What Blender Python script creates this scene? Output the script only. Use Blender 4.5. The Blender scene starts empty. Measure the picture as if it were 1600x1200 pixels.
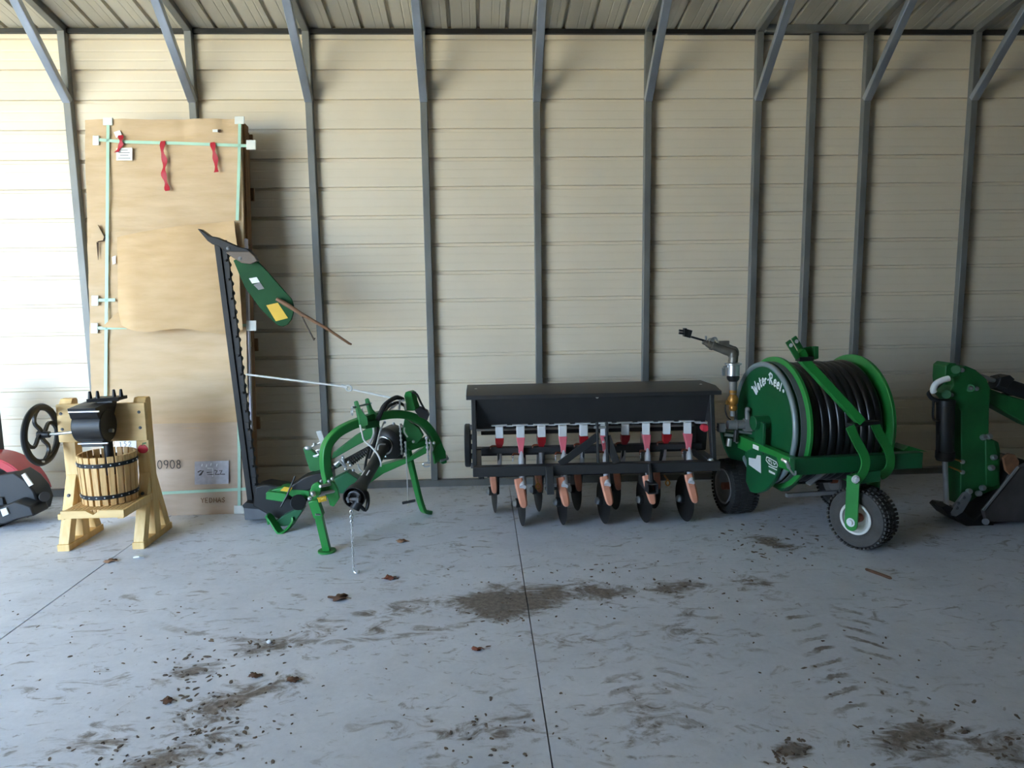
import bpy, bmesh, math, random
from mathutils import Vector as V, Matrix as MX, noise as NZ
from math import sin, cos, pi, radians, sqrt

random.seed(7)
sc = bpy.context.scene
COL = sc.collection
Z3 = V((0, 0, 1))

# ------------------------------------------------------------------ camera
FOC, PIT, YAW, ROLL = 1103.52727, 0.13043, 0.04403, -0.01445
EYE = V((3.13575, -5.96877, 1.65137))
FWD = V((sin(YAW) * cos(PIT), cos(YAW) * cos(PIT), -sin(PIT)))
_r = V((cos(YAW), -sin(YAW), 0)); _u = _r.cross(FWD)
RGT = _r * cos(ROLL) + _u * sin(ROLL); UPV = -_r * sin(ROLL) + _u * cos(ROLL)
cam_d = bpy.data.cameras.new('camera'); cam = bpy.data.objects.new('camera', cam_d); COL.objects.link(cam)
cam_d.sensor_width = 36; cam_d.lens = 36 * FOC / 1600
rot = MX((RGT, UPV, -FWD)).transposed().to_4x4()
cam.matrix_world = MX.Translation(EYE) @ rot
cam_d.clip_start = .05
sc.camera = cam

def pt(x, y, Y):
    """survey: the point at depth Y (metres in front of the back wall) measured at a pixel of the photograph"""
    d = FWD + RGT * ((x - 800) / FOC) - UPV * ((y - 600) / FOC)
    return EYE + d * ((Y - EYE.y) / d.y)

def fl(x, y, z=0.0):
    d = FWD + RGT * ((x - 800) / FOC) - UPV * ((y - 600) / FOC)
    return EYE + d * ((z - EYE.z) / d.z)

# ------------------------------------------------------------------ materials
def lin(c):
    return tuple(((v / 12.92) if v <= .04045 else ((v + .055) / 1.055) ** 2.4) for v in [k / 255 for k in c])

def mat(name, col, rough=.5, metal=0., var=.12, scale=9., bump=0., bscale=60., spec=.5, stretch=None, alpha=1., col2=None, coat=0.):
    m = bpy.data.materials.new(name); m.use_nodes = True
    nt = m.node_tree; N = nt.nodes; L = nt.links
    bs = N['Principled BSDF']
    c = lin(col)
    tc = N.new('ShaderNodeTexCoord'); mp = N.new('ShaderNodeMapping')
    L.new(tc.outputs['Object'], mp.inputs['Vector'])
    if stretch: mp.inputs['Scale'].default_value = stretch
    nz = N.new('ShaderNodeTexNoise'); nz.inputs['Scale'].default_value = scale; nz.inputs['Detail'].default_value = 5
    L.new(mp.outputs['Vector'], nz.inputs['Vector'])
    rp = N.new('ShaderNodeValToRGB'); L.new(nz.outputs['Fac'], rp.inputs['Fac'])
    a = [max(0, k * (1 - var)) for k in c]; b = [min(1, k * (1 + var)) for k in c]
    if col2: a = lin(col2); b = c
    rp.color_ramp.elements[0].position = .3; rp.color_ramp.elements[1].position = .7
    rp.color_ramp.elements[0].color = (*a, 1); rp.color_ramp.elements[1].color = (*b, 1)
    L.new(rp.outputs['Color'], bs.inputs['Base Color'])
    bs.inputs['Roughness'].default_value = rough; bs.inputs['Metallic'].default_value = metal
    bs.inputs['Specular IOR Level'].default_value = spec
    bs.inputs['Alpha'].default_value = alpha
    bs.inputs['Coat Weight'].default_value = coat
    if bump:
        n2 = N.new('ShaderNodeTexNoise'); n2.inputs['Scale'].default_value = bscale; n2.inputs['Detail'].default_value = 4
        L.new(mp.outputs['Vector'], n2.inputs['Vector'])
        bp = N.new('ShaderNodeBump'); bp.inputs['Strength'].default_value = bump; bp.inputs['Distance'].default_value = .01
        L.new(n2.outputs['Fac'], bp.inputs['Height']); L.new(bp.outputs['Normal'], bs.inputs['Normal'])
    return m

G = {}
G['green'] = mat('green_paint', (40, 134, 58), .38, var=.08, scale=5, coat=.2)
G['green2'] = mat('green_paint_worn', (34, 108, 50), .45, var=.15, scale=8)
G['dgreen'] = mat('dark_green_paint', (22, 88, 50), .42, var=.1, scale=5)
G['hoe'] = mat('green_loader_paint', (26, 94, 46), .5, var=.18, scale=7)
G['board'] = mat('dark_green_swath_board', (20, 72, 34), .6, var=.2, scale=6, spec=.25)
G['black'] = mat('black_paint', (28, 27, 27), .45, var=.15)
G['blk_m'] = mat('black_powder_coat', (46, 45, 45), .5, var=.1, bump=.05, bscale=200)
G['rubber'] = mat('black_rubber', (38, 37, 36), .75, var=.25, scale=14, bump=.1)
G['tire'] = mat('dusty_tire_rubber', (76, 73, 70), .85, var=.2, scale=12, bump=.2)
G['hose'] = mat('black_poly_hose', (24, 24, 25), .28, var=.15, scale=6)
G['plast'] = mat('black_plastic', (30, 29, 29), .5, var=.1)
G['steel'] = mat('bright_steel', (196, 198, 200), .3, .9, var=.08)
G['zinc'] = mat('zinc_plated', (205, 205, 200), .35, .7, var=.1)
G['galvb'] = mat('sky_lit_galvanized_brace', (168, 174, 182), .34, .6, var=.2, scale=6, stretch=(1, 1, .4))  # lighter, bluer copy of the tube steel; sky reflection put into the colour
G['galv'] = mat('galvanized_steel_tube', (122, 122, 118), .5, .25, var=.16, scale=7, stretch=(1, 1, .4))
G['grey'] = mat('grey_casting', (128, 126, 124), .6, .2, var=.15)
G['greyp'] = mat('grey_painted_casting', (98, 98, 100), .6, .1, var=.12)
G['wood'] = mat('pine_wood', (240, 202, 138), .55, var=.1, scale=6, stretch=(6, 6, .7), col2=(226, 182, 112))
G['wood2'] = mat('pine_slats', (232, 190, 128), .55, scale=10, stretch=(9, 9, .6), col2=(206, 156, 96))
G['woodx'] = mat('pine_wood_cross', (234, 196, 134), .55, scale=6, stretch=(.7, 6, 6), col2=(222, 182, 120))
G['cast'] = mat('black_cast_iron', (25, 24, 24), .45, .1, var=.1)
G['card'] = mat('kraft_cardboard', (216, 187, 150), .8, scale=3.2, stretch=(1, 1, 5), col2=(203, 172, 132), bump=.6, bscale=4)
G['card2'] = mat('kraft_cardboard_flap', (216, 182, 138), .8, scale=4, stretch=(1, 1, 4), col2=(204, 168, 122), bump=.5, bscale=5)
G['card3'] = mat('film_wrapped_cardboard', (208, 184, 160), .55, scale=4, stretch=(1, 1, 5), col2=(196, 170, 144))
G['pallet'] = mat('rough_lumber', (150, 112, 74), .8, scale=5, stretch=(8, 8, .6), col2=(112, 80, 52))
G['strap'] = mat('mint_strap', (178, 216, 190), .4, var=.05)
G['guard'] = mat('white_plastic_guard', (232, 232, 222), .45, var=.04)
G['foam'] = mat('lilac_white_foam', (214, 208, 216), .6, var=.05)
G['paper'] = mat('white_paper', (238, 236, 230), .7, var=.03)
G['film'] = mat('clear_plastic_sleeve', (186, 182, 188), .25, var=.12, scale=30)
G['ribbon'] = mat('red_ribbon', (184, 24, 44), .5, var=.15)
G['ink'] = mat('marker_ink', (72, 64, 60), .8)
G['inkg'] = mat('grey_print', (140, 138, 136), .8)
G['inkb'] = mat('brown_ink', (128, 92, 62), .8)
G['cut'] = mat('torn_cardboard_core', (70, 50, 36), .9)
G['white'] = mat('white_paint', (238, 240, 238), .4, var=.03)
G['meter'] = mat('white_meter_plastic', (214, 214, 212), .45, var=.04)
G['pink'] = mat('pink_plastic_funnel', (226, 110, 120), .4, var=.08)
G['dred'] = mat('dark_red_plastic', (150, 24, 30), .4, var=.1)
G['tube'] = mat('clear_grey_seed_tube', (206, 202, 202), .35, var=.08)
G['boot'] = mat('copper_orange_boot', (214, 142, 112), .4, .05, var=.12)
G['rust'] = mat('rusty_lever', (134, 72, 46), .6, .2, var=.2)
G['red'] = mat('red_paint', (176, 24, 36), .35, var=.1, coat=.3)
G['redk'] = mat('red_knob', (220, 60, 76), .4, var=.05)
G['yellow'] = mat('yellow_decal', (222, 178, 40), .45, var=.05)
G['spring'] = mat('yellow_spring', (232, 190, 40), .4, var=.05)
G['brass'] = mat('old_brass', (178, 124, 58), .4, .6, var=.2, scale=20)
G['gun'] = mat('weathered_aluminium', (132, 126, 116), .45, .6, var=.2, scale=18)
G['handle'] = mat('brown_wood_handle', (136, 98, 70), .6, var=.15, stretch=(4, 4, 1))
G['bar'] = mat('dark_oiled_steel', (30, 27, 25), .55, .2, var=.25, scale=14)
G['shoe'] = mat('brown_grey_casting', (104, 90, 78), .55, .2, var=.15)
G['rope'] = mat('pale_cord', (206, 204, 198), .7)
G['rim'] = mat('cream_white_rim', (226, 222, 212), .4, var=.06)
G['rimg'] = mat('grey_rim', (128, 124, 120), .6, var=.1)
G['ringg'] = mat('grey_ring_paint', (134, 146, 148), .35, .2, var=.06)
G['leaf'] = mat('dry_brown_leaf', (96, 66, 48), .8, var=.25, scale=30)
G['leaf2'] = mat('reddish_dry_leaf', (128, 72, 54), .8, var=.2, scale=30)
G['leaf3'] = mat('tan_dry_leaf', (150, 112, 84), .8, var=.2, scale=30)
G['mud'] = mat('dry_mud_crumbs', (112, 98, 86), .95, var=.3, scale=20)
G['bucket'] = mat('scuffed_dark_steel', (74, 68, 66), .55, .2, var=.3, scale=6)
G['rustp'] = mat('rusty_bucket_ear', (128, 88, 62), .7, .1, var=.3, scale=16)

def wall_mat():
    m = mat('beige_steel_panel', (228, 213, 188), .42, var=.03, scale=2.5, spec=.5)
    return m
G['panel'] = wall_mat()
G['shadewall'] = mat('unseen_wall_dark_panel', (96, 90, 80), .6)  # for unseen walls, made dark to hold down bounced fill light
G['roof'] = mat('beige_roof_panel', (198, 190, 172), .45, var=.07, scale=3)

def dust_mat():
    """floor: light grey concrete with mud smears, a skid arc and tyre tread prints (marks that stay where they are)"""
    m = bpy.data.materials.new('stained_concrete'); m.use_nodes = True
    nt = m.node_tree; N = nt.nodes; L = nt.links; bs = N['Principled BSDF']
    def nd(t, **k):
        n = N.new(t)
        for a, b in k.items(): setattr(n, a, b)
        return n
    def mth(op, a, b=None, c=None, clamp=False):
        n = nd('ShaderNodeMath', operation=op); n.use_clamp = clamp
        for i, v in enumerate((a, b, c)):
            if v is None: continue
            if isinstance(v, (int, float)): n.inputs[i].default_value = v
            else: L.new(v, n.inputs[i])
        return n.outputs[0]
    tc = nd('ShaderNodeTexCoord'); P = tc.outputs['Object']
    sx = nd('ShaderNodeSeparateXYZ'); L.new(P, sx.inputs[0]); X, Y = sx.outputs[0], sx.outputs[1]
    def nz(scale, det=6, rough=.6, vec=P, sc3=None, rotz=0, dist=0):
        if sc3 or rotz:
            mp = nd('ShaderNodeMapping'); L.new(vec, mp.inputs[0])
            if sc3: mp.inputs['Scale'].default_value = sc3
            mp.inputs['Rotation'].default_value = (0, 0, rotz); vec = mp.outputs[0]
        n = nd('ShaderNodeTexNoise'); n.inputs['Scale'].default_value = scale; n.inputs['Detail'].default_value = det
        n.inputs['Roughness'].default_value = rough; n.inputs['Distortion'].default_value = dist
        L.new(vec, n.inputs['Vector']); return n.outputs['Fac']
    def ramp(v, lo, hi):
        n = nd('ShaderNodeMapRange'); n.interpolation_type = 'SMOOTHSTEP'
        n.inputs['From Min'].default_value = lo; n.inputs['From Max'].default_value = hi
        L.new(v, n.inputs['Value']); return n.outputs['Result']
    big = nz(.9, 4); mid = nz(4.2, 6, .65); fine = nz(38, 4, .7)
    streak = nz(7, 7, .68, sc3=(.8, 1.5, 1), rotz=radians(-24), dist=1.6)
    # base tone
    tone = mth('ADD', mth('MULTIPLY', big, .35), mth('ADD', mth('MULTIPLY', mid, .4), mth('MULTIPLY', fine, .25)))
    cr = nd('ShaderNodeValToRGB'); L.new(tone, cr.inputs['Fac'])
    e = cr.color_ramp.elements
    e[0].position = .3; e[0].color = (*lin((196, 199, 206)), 1); e[1].position = .66; e[1].color = (*lin((228, 230, 236)), 1)
    # broken mud: patches centred on measured spots
    def blob(x, y, rx, ry, ang=0, w=1.0):
        dx = mth('SUBTRACT', X, x); dy = mth('SUBTRACT', Y, y); ca, sa = cos(ang), sin(ang)
        u = mth('DIVIDE', mth('ADD', mth('MULTIPLY', dx, ca), mth('MULTIPLY', dy, sa)), rx)
        v = mth('DIVIDE', mth('SUBTRACT', mth('MULTIPLY', dy, ca), mth('MULTIPLY', dx, sa)), ry)
        d = mth('SQRT', mth('ADD', mth('MULTIPLY', u, u), mth('MULTIPLY', v, v)))
        return mth('MULTIPLY', mth('SUBTRACT', 1.0, d, clamp=True), w)
    blobs = []
    def pb(x, y, rx, ry, ang=0, w=1.0):
        p = fl(x, y); blobs.append(blob(p.x, p.y, rx, ry, ang, w))
    pb(790, 940, .55, .30, .2, 1.5); pb(860, 925, .5, .2, -.1, 1.1); pb(935, 925, .45, .2, 0, 1.1); pb(1050, 920, .5, .18, .1, .9)
    pb(1180, 910, .4, .2, .4, .7); pb(1205, 848, .26, .17, -.9, 1.2); pb(650, 950, .8, .35, .2, .62); pb(420, 1010, .3, .13, .2, 1.0)
    pb(350, 1100, .42, .22, .6, .95); pb(270, 1180, .5, .2, .5, .8); pb(300, 1050, .2, .12, .4, .9); pb(1235, 1172, .12, .09, 0, 1.4)
    pb(1000, 1120, .6, .3, .6, .5); pb(770, 1140, .7, .35, .3, .5); pb(1430, 1150, .45, .16, .3, .95); pb(560, 985, .9, .2, .1, .55)
    pb(1570, 1180, .5, .5, 0, .6); pb(150, 1160, .8, .3, .3, .5); pb(1080, 985, 1.0, .4, 0, .45); pb(900, 1010, .8, .3, .1, .45); pb(1380, 850, .9, .15, 0, .5)
    acc = blobs[0]
    for b in blobs[1:]: acc = mth('MAXIMUM', acc, b)
    acc = mth('MULTIPLY', acc, 1.25)
    brk = mth('ADD', mth('MULTIPLY', streak, .6), mth('MULTIPLY', mid, .4))
    mud = ramp(mth('ADD', acc, mth('MULTIPLY', mth('SUBTRACT', brk, .5), 4.5)), .38, 1.1)
    mud = mth('MULTIPLY', mud, ramp(acc, .02, .3))
    # general thin streaks everywhere
    thin = mth('MULTIPLY', ramp(streak, .54, .68), mth('MULTIPLY', ramp(big, .3, .55), .7))
    spots = mth('MULTIPLY', ramp(nz(17, 4, .6, dist=1.0), .66, .72), .55)
    mud = mth('MAXIMUM', mud, mth('MAXIMUM', thin, spots))
    # skid arc through three measured points
    a, b, c = fl(235, 972), fl(500, 1003), fl(800, 958)
    D = 2 * (a.x * (b.y - c.y) + b.x * (c.y - a.y) + c.x * (a.y - b.y))
    s = lambda p: p.x ** 2 + p.y ** 2
    ux = (s(a) * (b.y - c.y) + s(b) * (c.y - a.y) + s(c) * (a.y - b.y)) / D
    uy = (s(a) * (c.x - b.x) + s(b) * (a.x - c.x) + s(c) * (b.x - a.x)) / D
    R = sqrt((a.x - ux) ** 2 + (a.y - uy) ** 2)
    dx = mth('SUBTRACT', X, ux); dy = mth('SUBTRACT', Y, uy)
    dd = mth('ABSOLUTE', mth('SUBTRACT', mth('SQRT', mth('ADD', mth('MULTIPLY', dx, dx), mth('MULTIPLY', dy, dy))), R))
    arc = mth('SUBTRACT', 1.0, ramp(mth('ADD', dd, mth('MULTIPLY', mth('SUBTRACT', mid, .5), .06)), .012, .034))
    arc = mth('MULTIPLY', mth('MULTIPLY', arc, ramp(X, a.x - .1, a.x + .35)), mth('SUBTRACT', 1.0, ramp(X, c.x - .3, c.x + .1)))
    arc = mth('MULTIPLY', mth('MULTIPLY', arc, mth('SUBTRACT', 1.0, ramp(Y, uy - .1, uy + .1))), ramp(streak, .38, .6))
    mud = mth('MAXIMUM', mud, mth('MULTIPLY', arc, .75))
    # tractor tread prints: rows of slanted lug marks
    def tread(p0, p1, half, pitch, slant, gain):
        d = (p1 - p0); ln = d.length; d = d / ln
        ex = mth('SUBTRACT', X, p0.x); ey = mth('SUBTRACT', Y, p0.y)
        u = mth('ADD', mth('MULTIPLY', ex, d.x), mth('MULTIPLY', ey, d.y))
        v = mth('SUBTRACT', mth('MULTIPLY', ey, d.x), mth('MULTIPLY', ex, d.y))
        av = mth('ABSOLUTE', v)
        ph = mth('FRACT', mth('DIVIDE', mth('ADD', mth('ADD', u, mth('MULTIPLY', av, slant)), mth('MULTIPLY', mth('SUBTRACT', mid, .5), .16)), pitch))
        tri = mth('ABSOLUTE', mth('SUBTRACT', ph, .5))
        lug = mth('SUBTRACT', 1.0, ramp(tri, .1, .2))
        band = mth('MULTIPLY', ramp(av, half * .12, half * .3), mth('SUBTRACT', 1.0, ramp(av, half * .9, half * 1.05)))
        ends = mth('MULTIPLY', ramp(u, 0, .15), mth('SUBTRACT', 1.0, ramp(u, ln - .25, ln)))
        return mth('MULTIPLY', mth('MULTIPLY', mth('MULTIPLY', lug, band), ends), mth('MULTIPLY', ramp(mth('ADD', mid, mth('MULTIPLY', streak, .5)), .62, .9), gain))
    mud = mth('MAXIMUM', mud, tread(fl(1272, 935), fl(1400, 1150), .2, .115, -.55, .95))
    mud = mth('MAXIMUM', mud, tread(fl(985, 960), fl(1060, 1190), .2, .115, -.55, .6))
    mix = nd('ShaderNodeMix', data_type='RGBA'); L.new(mud, mix.inputs['Factor'])
    L.new(cr.outputs['Color'], mix.inputs['A'])
    mc = nd('ShaderNodeValToRGB'); L.new(fine, mc.inputs['Fac'])
    mc.color_ramp.elements[0].position = .35; mc.color_ramp.elements[0].color = (*lin((108, 99, 92)), 1)
    mc.color_ramp.elements[1].position = .7; mc.color_ramp.elements[1].color = (*lin((150, 140, 130)), 1)
    L.new(mc.outputs['Color'], mix.inputs['B'])
    L.new(mix.outputs['Result'], bs.inputs['Base Color'])
    bs.inputs['Roughness'].default_value = .62; bs.inputs['Specular IOR Level'].default_value = .35
    bp = nd('ShaderNodeBump'); bp.inputs['Strength'].default_value = .25; bp.inputs['Distance'].default_value = .006
    L.new(mth('ADD', mth('ADD', mid, mth('MULTIPLY', fine, .4)), mth('MULTIPLY', mud, .6)), bp.inputs['Height'])
    L.new(bp.outputs['Normal'], bs.inputs['Normal'])
    return m
G['floor'] = dust_mat()
G['ground'] = mat('outdoor_gravel', (178, 164, 124), .9, var=.2, scale=3, bump=.3)

# ------------------------------------------------------------------ mesh builder
class B:
    def __init__(s): s.bm = bmesh.new()
    def face(s, pts): return s.bm.faces.new([s.bm.verts.new(p) for p in pts])
    def raw(s, vs, fs):
        v = [s.bm.verts.new(p) for p in vs]
        for f in fs:
            try: s.bm.faces.new([v[i] for i in f])
            except ValueError: pass
    def hexa(s, q):
        s.raw(q, [(0, 3, 2, 1), (4, 5, 6, 7), (0, 1, 5, 4), (1, 2, 6, 5), (2, 3, 7, 6), (3, 0, 4, 7)])
    def box(s, c, d, R=None):
        c = V(c); h = [k / 2 for k in d]; R = R or MX.Identity(3)
        s.hexa([c + R @ V((a * h[0], b * h[1], e * h[2])) for e in (-1, 1) for a, b in ((-1, -1), (1, -1), (1, 1), (-1, 1))])
        return s
    def span(s, a, b):
        a, b = V(a), V(b); return s.box((a + b) / 2, [abs(k) for k in (b - a)])
    def bar(s, p0, p1, w, h, side=None, w1=None, h1=None):
        p0, p1 = V(p0), V(p1); d = (p1 - p0).normalized()
        if side is None: side = d.cross(Z3) if abs(d.z) < .99 else V((1, 0, 0))
        side = V(side); side = (side - d * side.dot(d)).normalized(); up = side.cross(d)
        w1 = w if w1 is None else w1; h1 = h if h1 is None else h1
        q = []
        for p, ww, hh in ((p0, w, h), (p1, w1, h1)):
            q += [p + side * (a * ww / 2) + up * (b * hh / 2) for a, b in ((-1, -1), (1, -1), (1, 1), (-1, 1))]
        s.hexa(q); return s
    def prism(s, pts, off):
        off = V(off); a = [V(p) - off / 2 for p in pts]; b = [p + off for p in a]; n = len(a)
        va = [s.bm.verts.new(p) for p in a]; vb = [s.bm.verts.new(p) for p in b]
        s.bm.faces.new(va[::-1]); s.bm.faces.new(vb)
        for i in range(n):
            j = (i + 1) % n; s.bm.faces.new((va[i], va[j], vb[j], vb[i]))
        return s
    def rings(s, rr, caps=True, closed=False):
        vr = [[s.bm.verts.new(p) for p in r] for r in rr]; n = len(vr[0])
        m = len(vr)
        for k in range(m if closed else m - 1):
            a, b = vr[k], vr[(k + 1) % m]
            for i in range(n):
                j = (i + 1) % n; s.bm.faces.new((a[i], a[j], b[j], b[i]))
        if caps and not closed: s.bm.faces.new(vr[0][::-1]); s.bm.faces.new(vr[-1])
        return s
    def tube(s, path, r, seg=10, closed=False):
        P = [V(p) for p in path]; n = len(P); rs = r if isinstance(r, (list, tuple)) else [r] * n
        t0 = (P[1] - P[0]).normalized()
        side = t0.cross(Z3)
        if side.length < .05: side = t0.cross(V((1, 0, 0)))
        side.normalize(); rr = []
        for i in range(n):
            a = P[(i - 1) % n] if closed or i > 0 else P[i]; b = P[(i + 1) % n] if closed or i < n - 1 else P[i]
            t = (b - a).normalized(); side = (side - t * side.dot(t)).normalized(); up = side.cross(t)
            rr.append([P[i] + side * (rs[i] * cos(2 * pi * k / seg)) + up * (rs[i] * sin(2 * pi * k / seg)) for k in range(seg)])
        return s.rings(rr, closed=closed)
    def sweep(s, path, w, h, side):
        """rectangle w (along fixed side) x h swept along a path"""
        P = [V(p) for p in path]; n = len(P); side = V(side).normalized(); rr = []
        ws = w if isinstance(w, (list, tuple)) else [w] * n; hs = h if isinstance(h, (list, tuple)) else [h] * n
        for i in range(n):
            t = (P[min(i + 1, n - 1)] - P[max(i - 1, 0)]).normalized(); up = side.cross(t).normalized()
            rr.append([P[i] + side * (a * ws[i] / 2) + up * (b * hs[i] / 2) for a, b in ((-1, -1), (1, -1), (1, 1), (-1, 1))])
        return s.rings(rr)
    def cyl(s, p0, p1, r0, r1=None, seg=20):
        p0, p1 = V(p0), V(p1); r1 = r0 if r1 is None else r1
        return s.lathe([(r0, 0), (r1, (p1 - p0).length)], p0, p1 - p0, seg)
    def lathe(s, prof, o, axis, seg=28, loop=False, caps=True):
        o = V(o); ax = V(axis).normalized(); e1 = ax.orthogonal().normalized(); e2 = ax.cross(e1)
        rr = [[o + ax * h + (e1 * cos(2 * pi * k / seg) + e2 * sin(2 * pi * k / seg)) * max(r, 1e-4) for k in range(seg)] for r, h in prof]
        return s.rings(rr, caps=caps and not loop, closed=loop)
    def ring(s, c, axis, R, r, seg=36, rs=10):
        return s.lathe([(R + r * cos(2 * pi * k / rs), r * sin(2 * pi * k / rs)) for k in range(rs)], c, axis, seg, loop=True)
    def ball(s, c, r, sc3=(1, 1, 1), R=None, sub=2):
        m = MX.Translation(V(c)) @ (R.to_4x4() if R else MX.Identity(4)) @ MX.Diagonal((*[r * k for k in sc3], 1))
        bmesh.ops.create_icosphere(s.bm, subdivisions=sub, radius=1, matrix=m); return s
    def bolt(s, c, n, r=.009, h=.008):
        c = V(c); n = V(n).normalized()
        return s.lathe([(r * 1.5, 0), (r * 1.5, .002), (r, .0025), (r, h * .8), (r * .8, h)], c, n, 12)

def curve(pts, n=6):
    """Catmull-Rom through the points"""
    P = [V(p) for p in pts]; out = []
    for i in range(len(P) - 1):
        a, b, c, d = P[max(i - 1, 0)], P[i], P[i + 1], P[min(i + 2, len(P) - 1)]
        for k in range(n):
            t = k / n; out.append(.5 * ((2 * b) + (c - a) * t + (2 * a - 5 * b + 4 * c - d) * t * t + (3 * b - a - 3 * c + d) * t ** 3))
    out.append(P[-1]); return out

def wpos(o):
    p = o.location.copy()
    while o.parent: o = o.parent; p += o.location
    return p

def fin(b, name, m, parent=None, bevel=0., ang=38, label=None):
    bm = b.bm; bmesh.ops.recalc_face_normals(bm, faces=bm.faces)
    me = bpy.data.meshes.new(name)
    lo = V([min(v.co[i] for v in bm.verts) for i in range(3)]); hi = V([max(v.co[i] for v in bm.verts) for i in range(3)])
    c = (lo + hi) / 2
    bmesh.ops.translate(bm, verts=bm.verts, vec=-c); bm.to_mesh(me); bm.free()
    me.materials.append(G[m] if isinstance(m, str) else m)
    for p in me.polygons: p.use_smooth = True
    me.set_sharp_from_angle(angle=radians(ang))
    o = bpy.data.objects.new(name, me); COL.objects.link(o)
    if parent: o.parent = parent; o.location = c - wpos(parent)
    else: o.location = c
    if bevel:
        md = o.modifiers.new('edge', 'BEVEL'); md.width = bevel; md.segments = 2; md.limit_method = 'ANGLE'; md.angle_limit = radians(40)
    if label: o['label'] = label
    return o

def fins(b, name, m, parent, bevel=0.):
    """every loose piece of the builder becomes an object of its own"""
    bm = b.bm; outs = []; seen = set()
    for v0 in bm.verts:
        if v0 in seen: continue
        st = [v0]; comp = {v0}
        while st:
            v = st.pop()
            for e in v.link_edges:
                w = e.other_vert(v)
                if w not in comp: comp.add(w); st.append(w)
        seen |= comp; nb = B(); mp = {v: nb.bm.verts.new(v.co) for v in comp}
        for f in {f for v in comp for f in v.link_faces}: nb.bm.faces.new([mp[v] for v in f.verts])
        outs.append(fin(nb, name, m, parent, bevel))
    bm.free(); return outs

def thing(name, label, cat, loc, group=None):
    o = bpy.data.objects.new(name, None); COL.objects.link(o); o.location = loc; o.empty_display_size = .1
    o['label'] = label; o['category'] = cat
    if group: o['group'] = group
    return o

def tag(o, label, cat, group=None, kind=None):
    o['label'] = label; o['category'] = cat
    if group: o['group'] = group
    if kind: o['kind'] = kind
    return o

def struct(o, label=None, cat=None):
    o['kind'] = 'structure'
    if label: o['label'] = label
    if cat: o['category'] = cat
    return o

# single-stroke letters for painted and hand-written marks (unit box, x 0..1, y 0..1)
def arcp(cx, cy, rx, ry, a0, a1, n=9): return [(cx + rx * cos(radians(a0 + (a1 - a0) * k / n)), cy + ry * sin(radians(a0 + (a1 - a0) * k / n))) for k in range(n + 1)]
GL = {
    'W': [[(-.1, .85), (0, 1), (.12, .9), (.16, .1), (.3, .02), (.5, .75), (.56, .1), (.72, .05), (.95, 1)]],
    'a': [arcp(.4, .27, .3, .27, 50, 380, 12), [(.7, .5), (.72, .1), (.95, .05)]],
    't': [[(.35, .85), (.35, .15), (.5, .02), (.8, .1)], [(.05, .58), (.75, .58)]],
    'e': [[(.12, .3), (.8, .34), (.74, .52), (.5, .62), (.22, .52), (.1, .28), (.22, .06), (.5, -.02), (.9, .12)]],
    'r': [[(.1, .05), (.15, .5)], [(.15, .35), (.4, .52), (.75, .45)]],
    '-': [[(0, .35), (.8, .42)]],
    'R': [[(.1, 0), (.2, .95)], [(-.1, .8), (.3, 1.02), (.75, .9), (.7, .62), (.25, .5), (.5, .35), (.9, 0)]],
    'l': [[(.3, 1), (.3, .1), (.55, .02)]],
    '0': [arcp(.5, .5, .38, .5, 90, 450, 14)],
    '9': [arcp(.5, .72, .34, .27, 0, 360, 12), [(.84, .72), (.75, .3), (.55, 0)]],
    '8': [arcp(.5, .75, .26, .24, -90, 270, 12), arcp(.5, .26, .32, .26, 90, 450, 12)],
    '1': [[(.3, .8), (.5, 1), (.5, 0)]], '5': [[(.8, 1), (.3, 1), (.25, .58), (.6, .62), (.8, .35), (.55, 0), (.2, .08)]],
    '2': [[(.2, .75), (.35, 1), (.7, .95), (.75, .65), (.2, 0), (.85, .02)]],
    'Y': [[(.1, 1), (.5, .5), (.9, 1)], [(.5, .5), (.5, 0)]], 'E': [[(.8, 1), (.15, 1), (.15, 0), (.8, 0)], [(.15, .5), (.65, .5)]],
    'D': [[(.15, 0), (.15, 1), (.6, .95), (.85, .5), (.6, .05), (.15, 0)]], 'M': [[(.05, 0), (.15, 1), (.5, .3), (.85, 1), (.95, 0)]],
    'A': [[(.05, 0), (.5, 1), (.95, 0)], [(.2, .4), (.8, .4)]], 'S': [[(.85, .85), (.5, 1), (.2, .75), (.8, .3), (.5, 0), (.1, .15)]],
    'Z': [[(.1, 1), (.9, 1), (.1, 0), (.95, 0)]], 'P': [[(.15, 0), (.15, 1), (.7, .95), (.75, .6), (.15, .5)]],
}
def write(b, text, place, w, r, adv=1.05, flat=None):
    """place(u, v) -> (point, normal); strokes become flat ribbons of width 2r lying on the surface"""
    u = 0
    for ch in text:
        if ch == ' ': u += w * .6; continue
        for st in GL[ch]:
            pts = [place(u + x * w * .9, y) for x, y in st]
            ribbon(b, pts, r)
        u += w * adv
def ribbon(b, pn, r, th=.0015):
    n = len(pn); rr = []
    for i in range(n):
        p, nn = pn[i]; t = (pn[min(i + 1, n - 1)][0] - pn[max(i - 1, 0)][0])
        if t.length < 1e-7: t = V((1, 0, 0))
        s = nn.cross(t).normalized()
        rr.append([p - s * r, p + s * r, p + s * r + nn * th, p - s * r + nn * th])
    b.rings(rr)

# ================================================================== SETTING
XL, XR, YF = -8.6, 9.4, -6.7          # shed: left end, right end, front
RISE = .2; EAVE = 3.735
ridgeY = YF / 2
S = .9073
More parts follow.
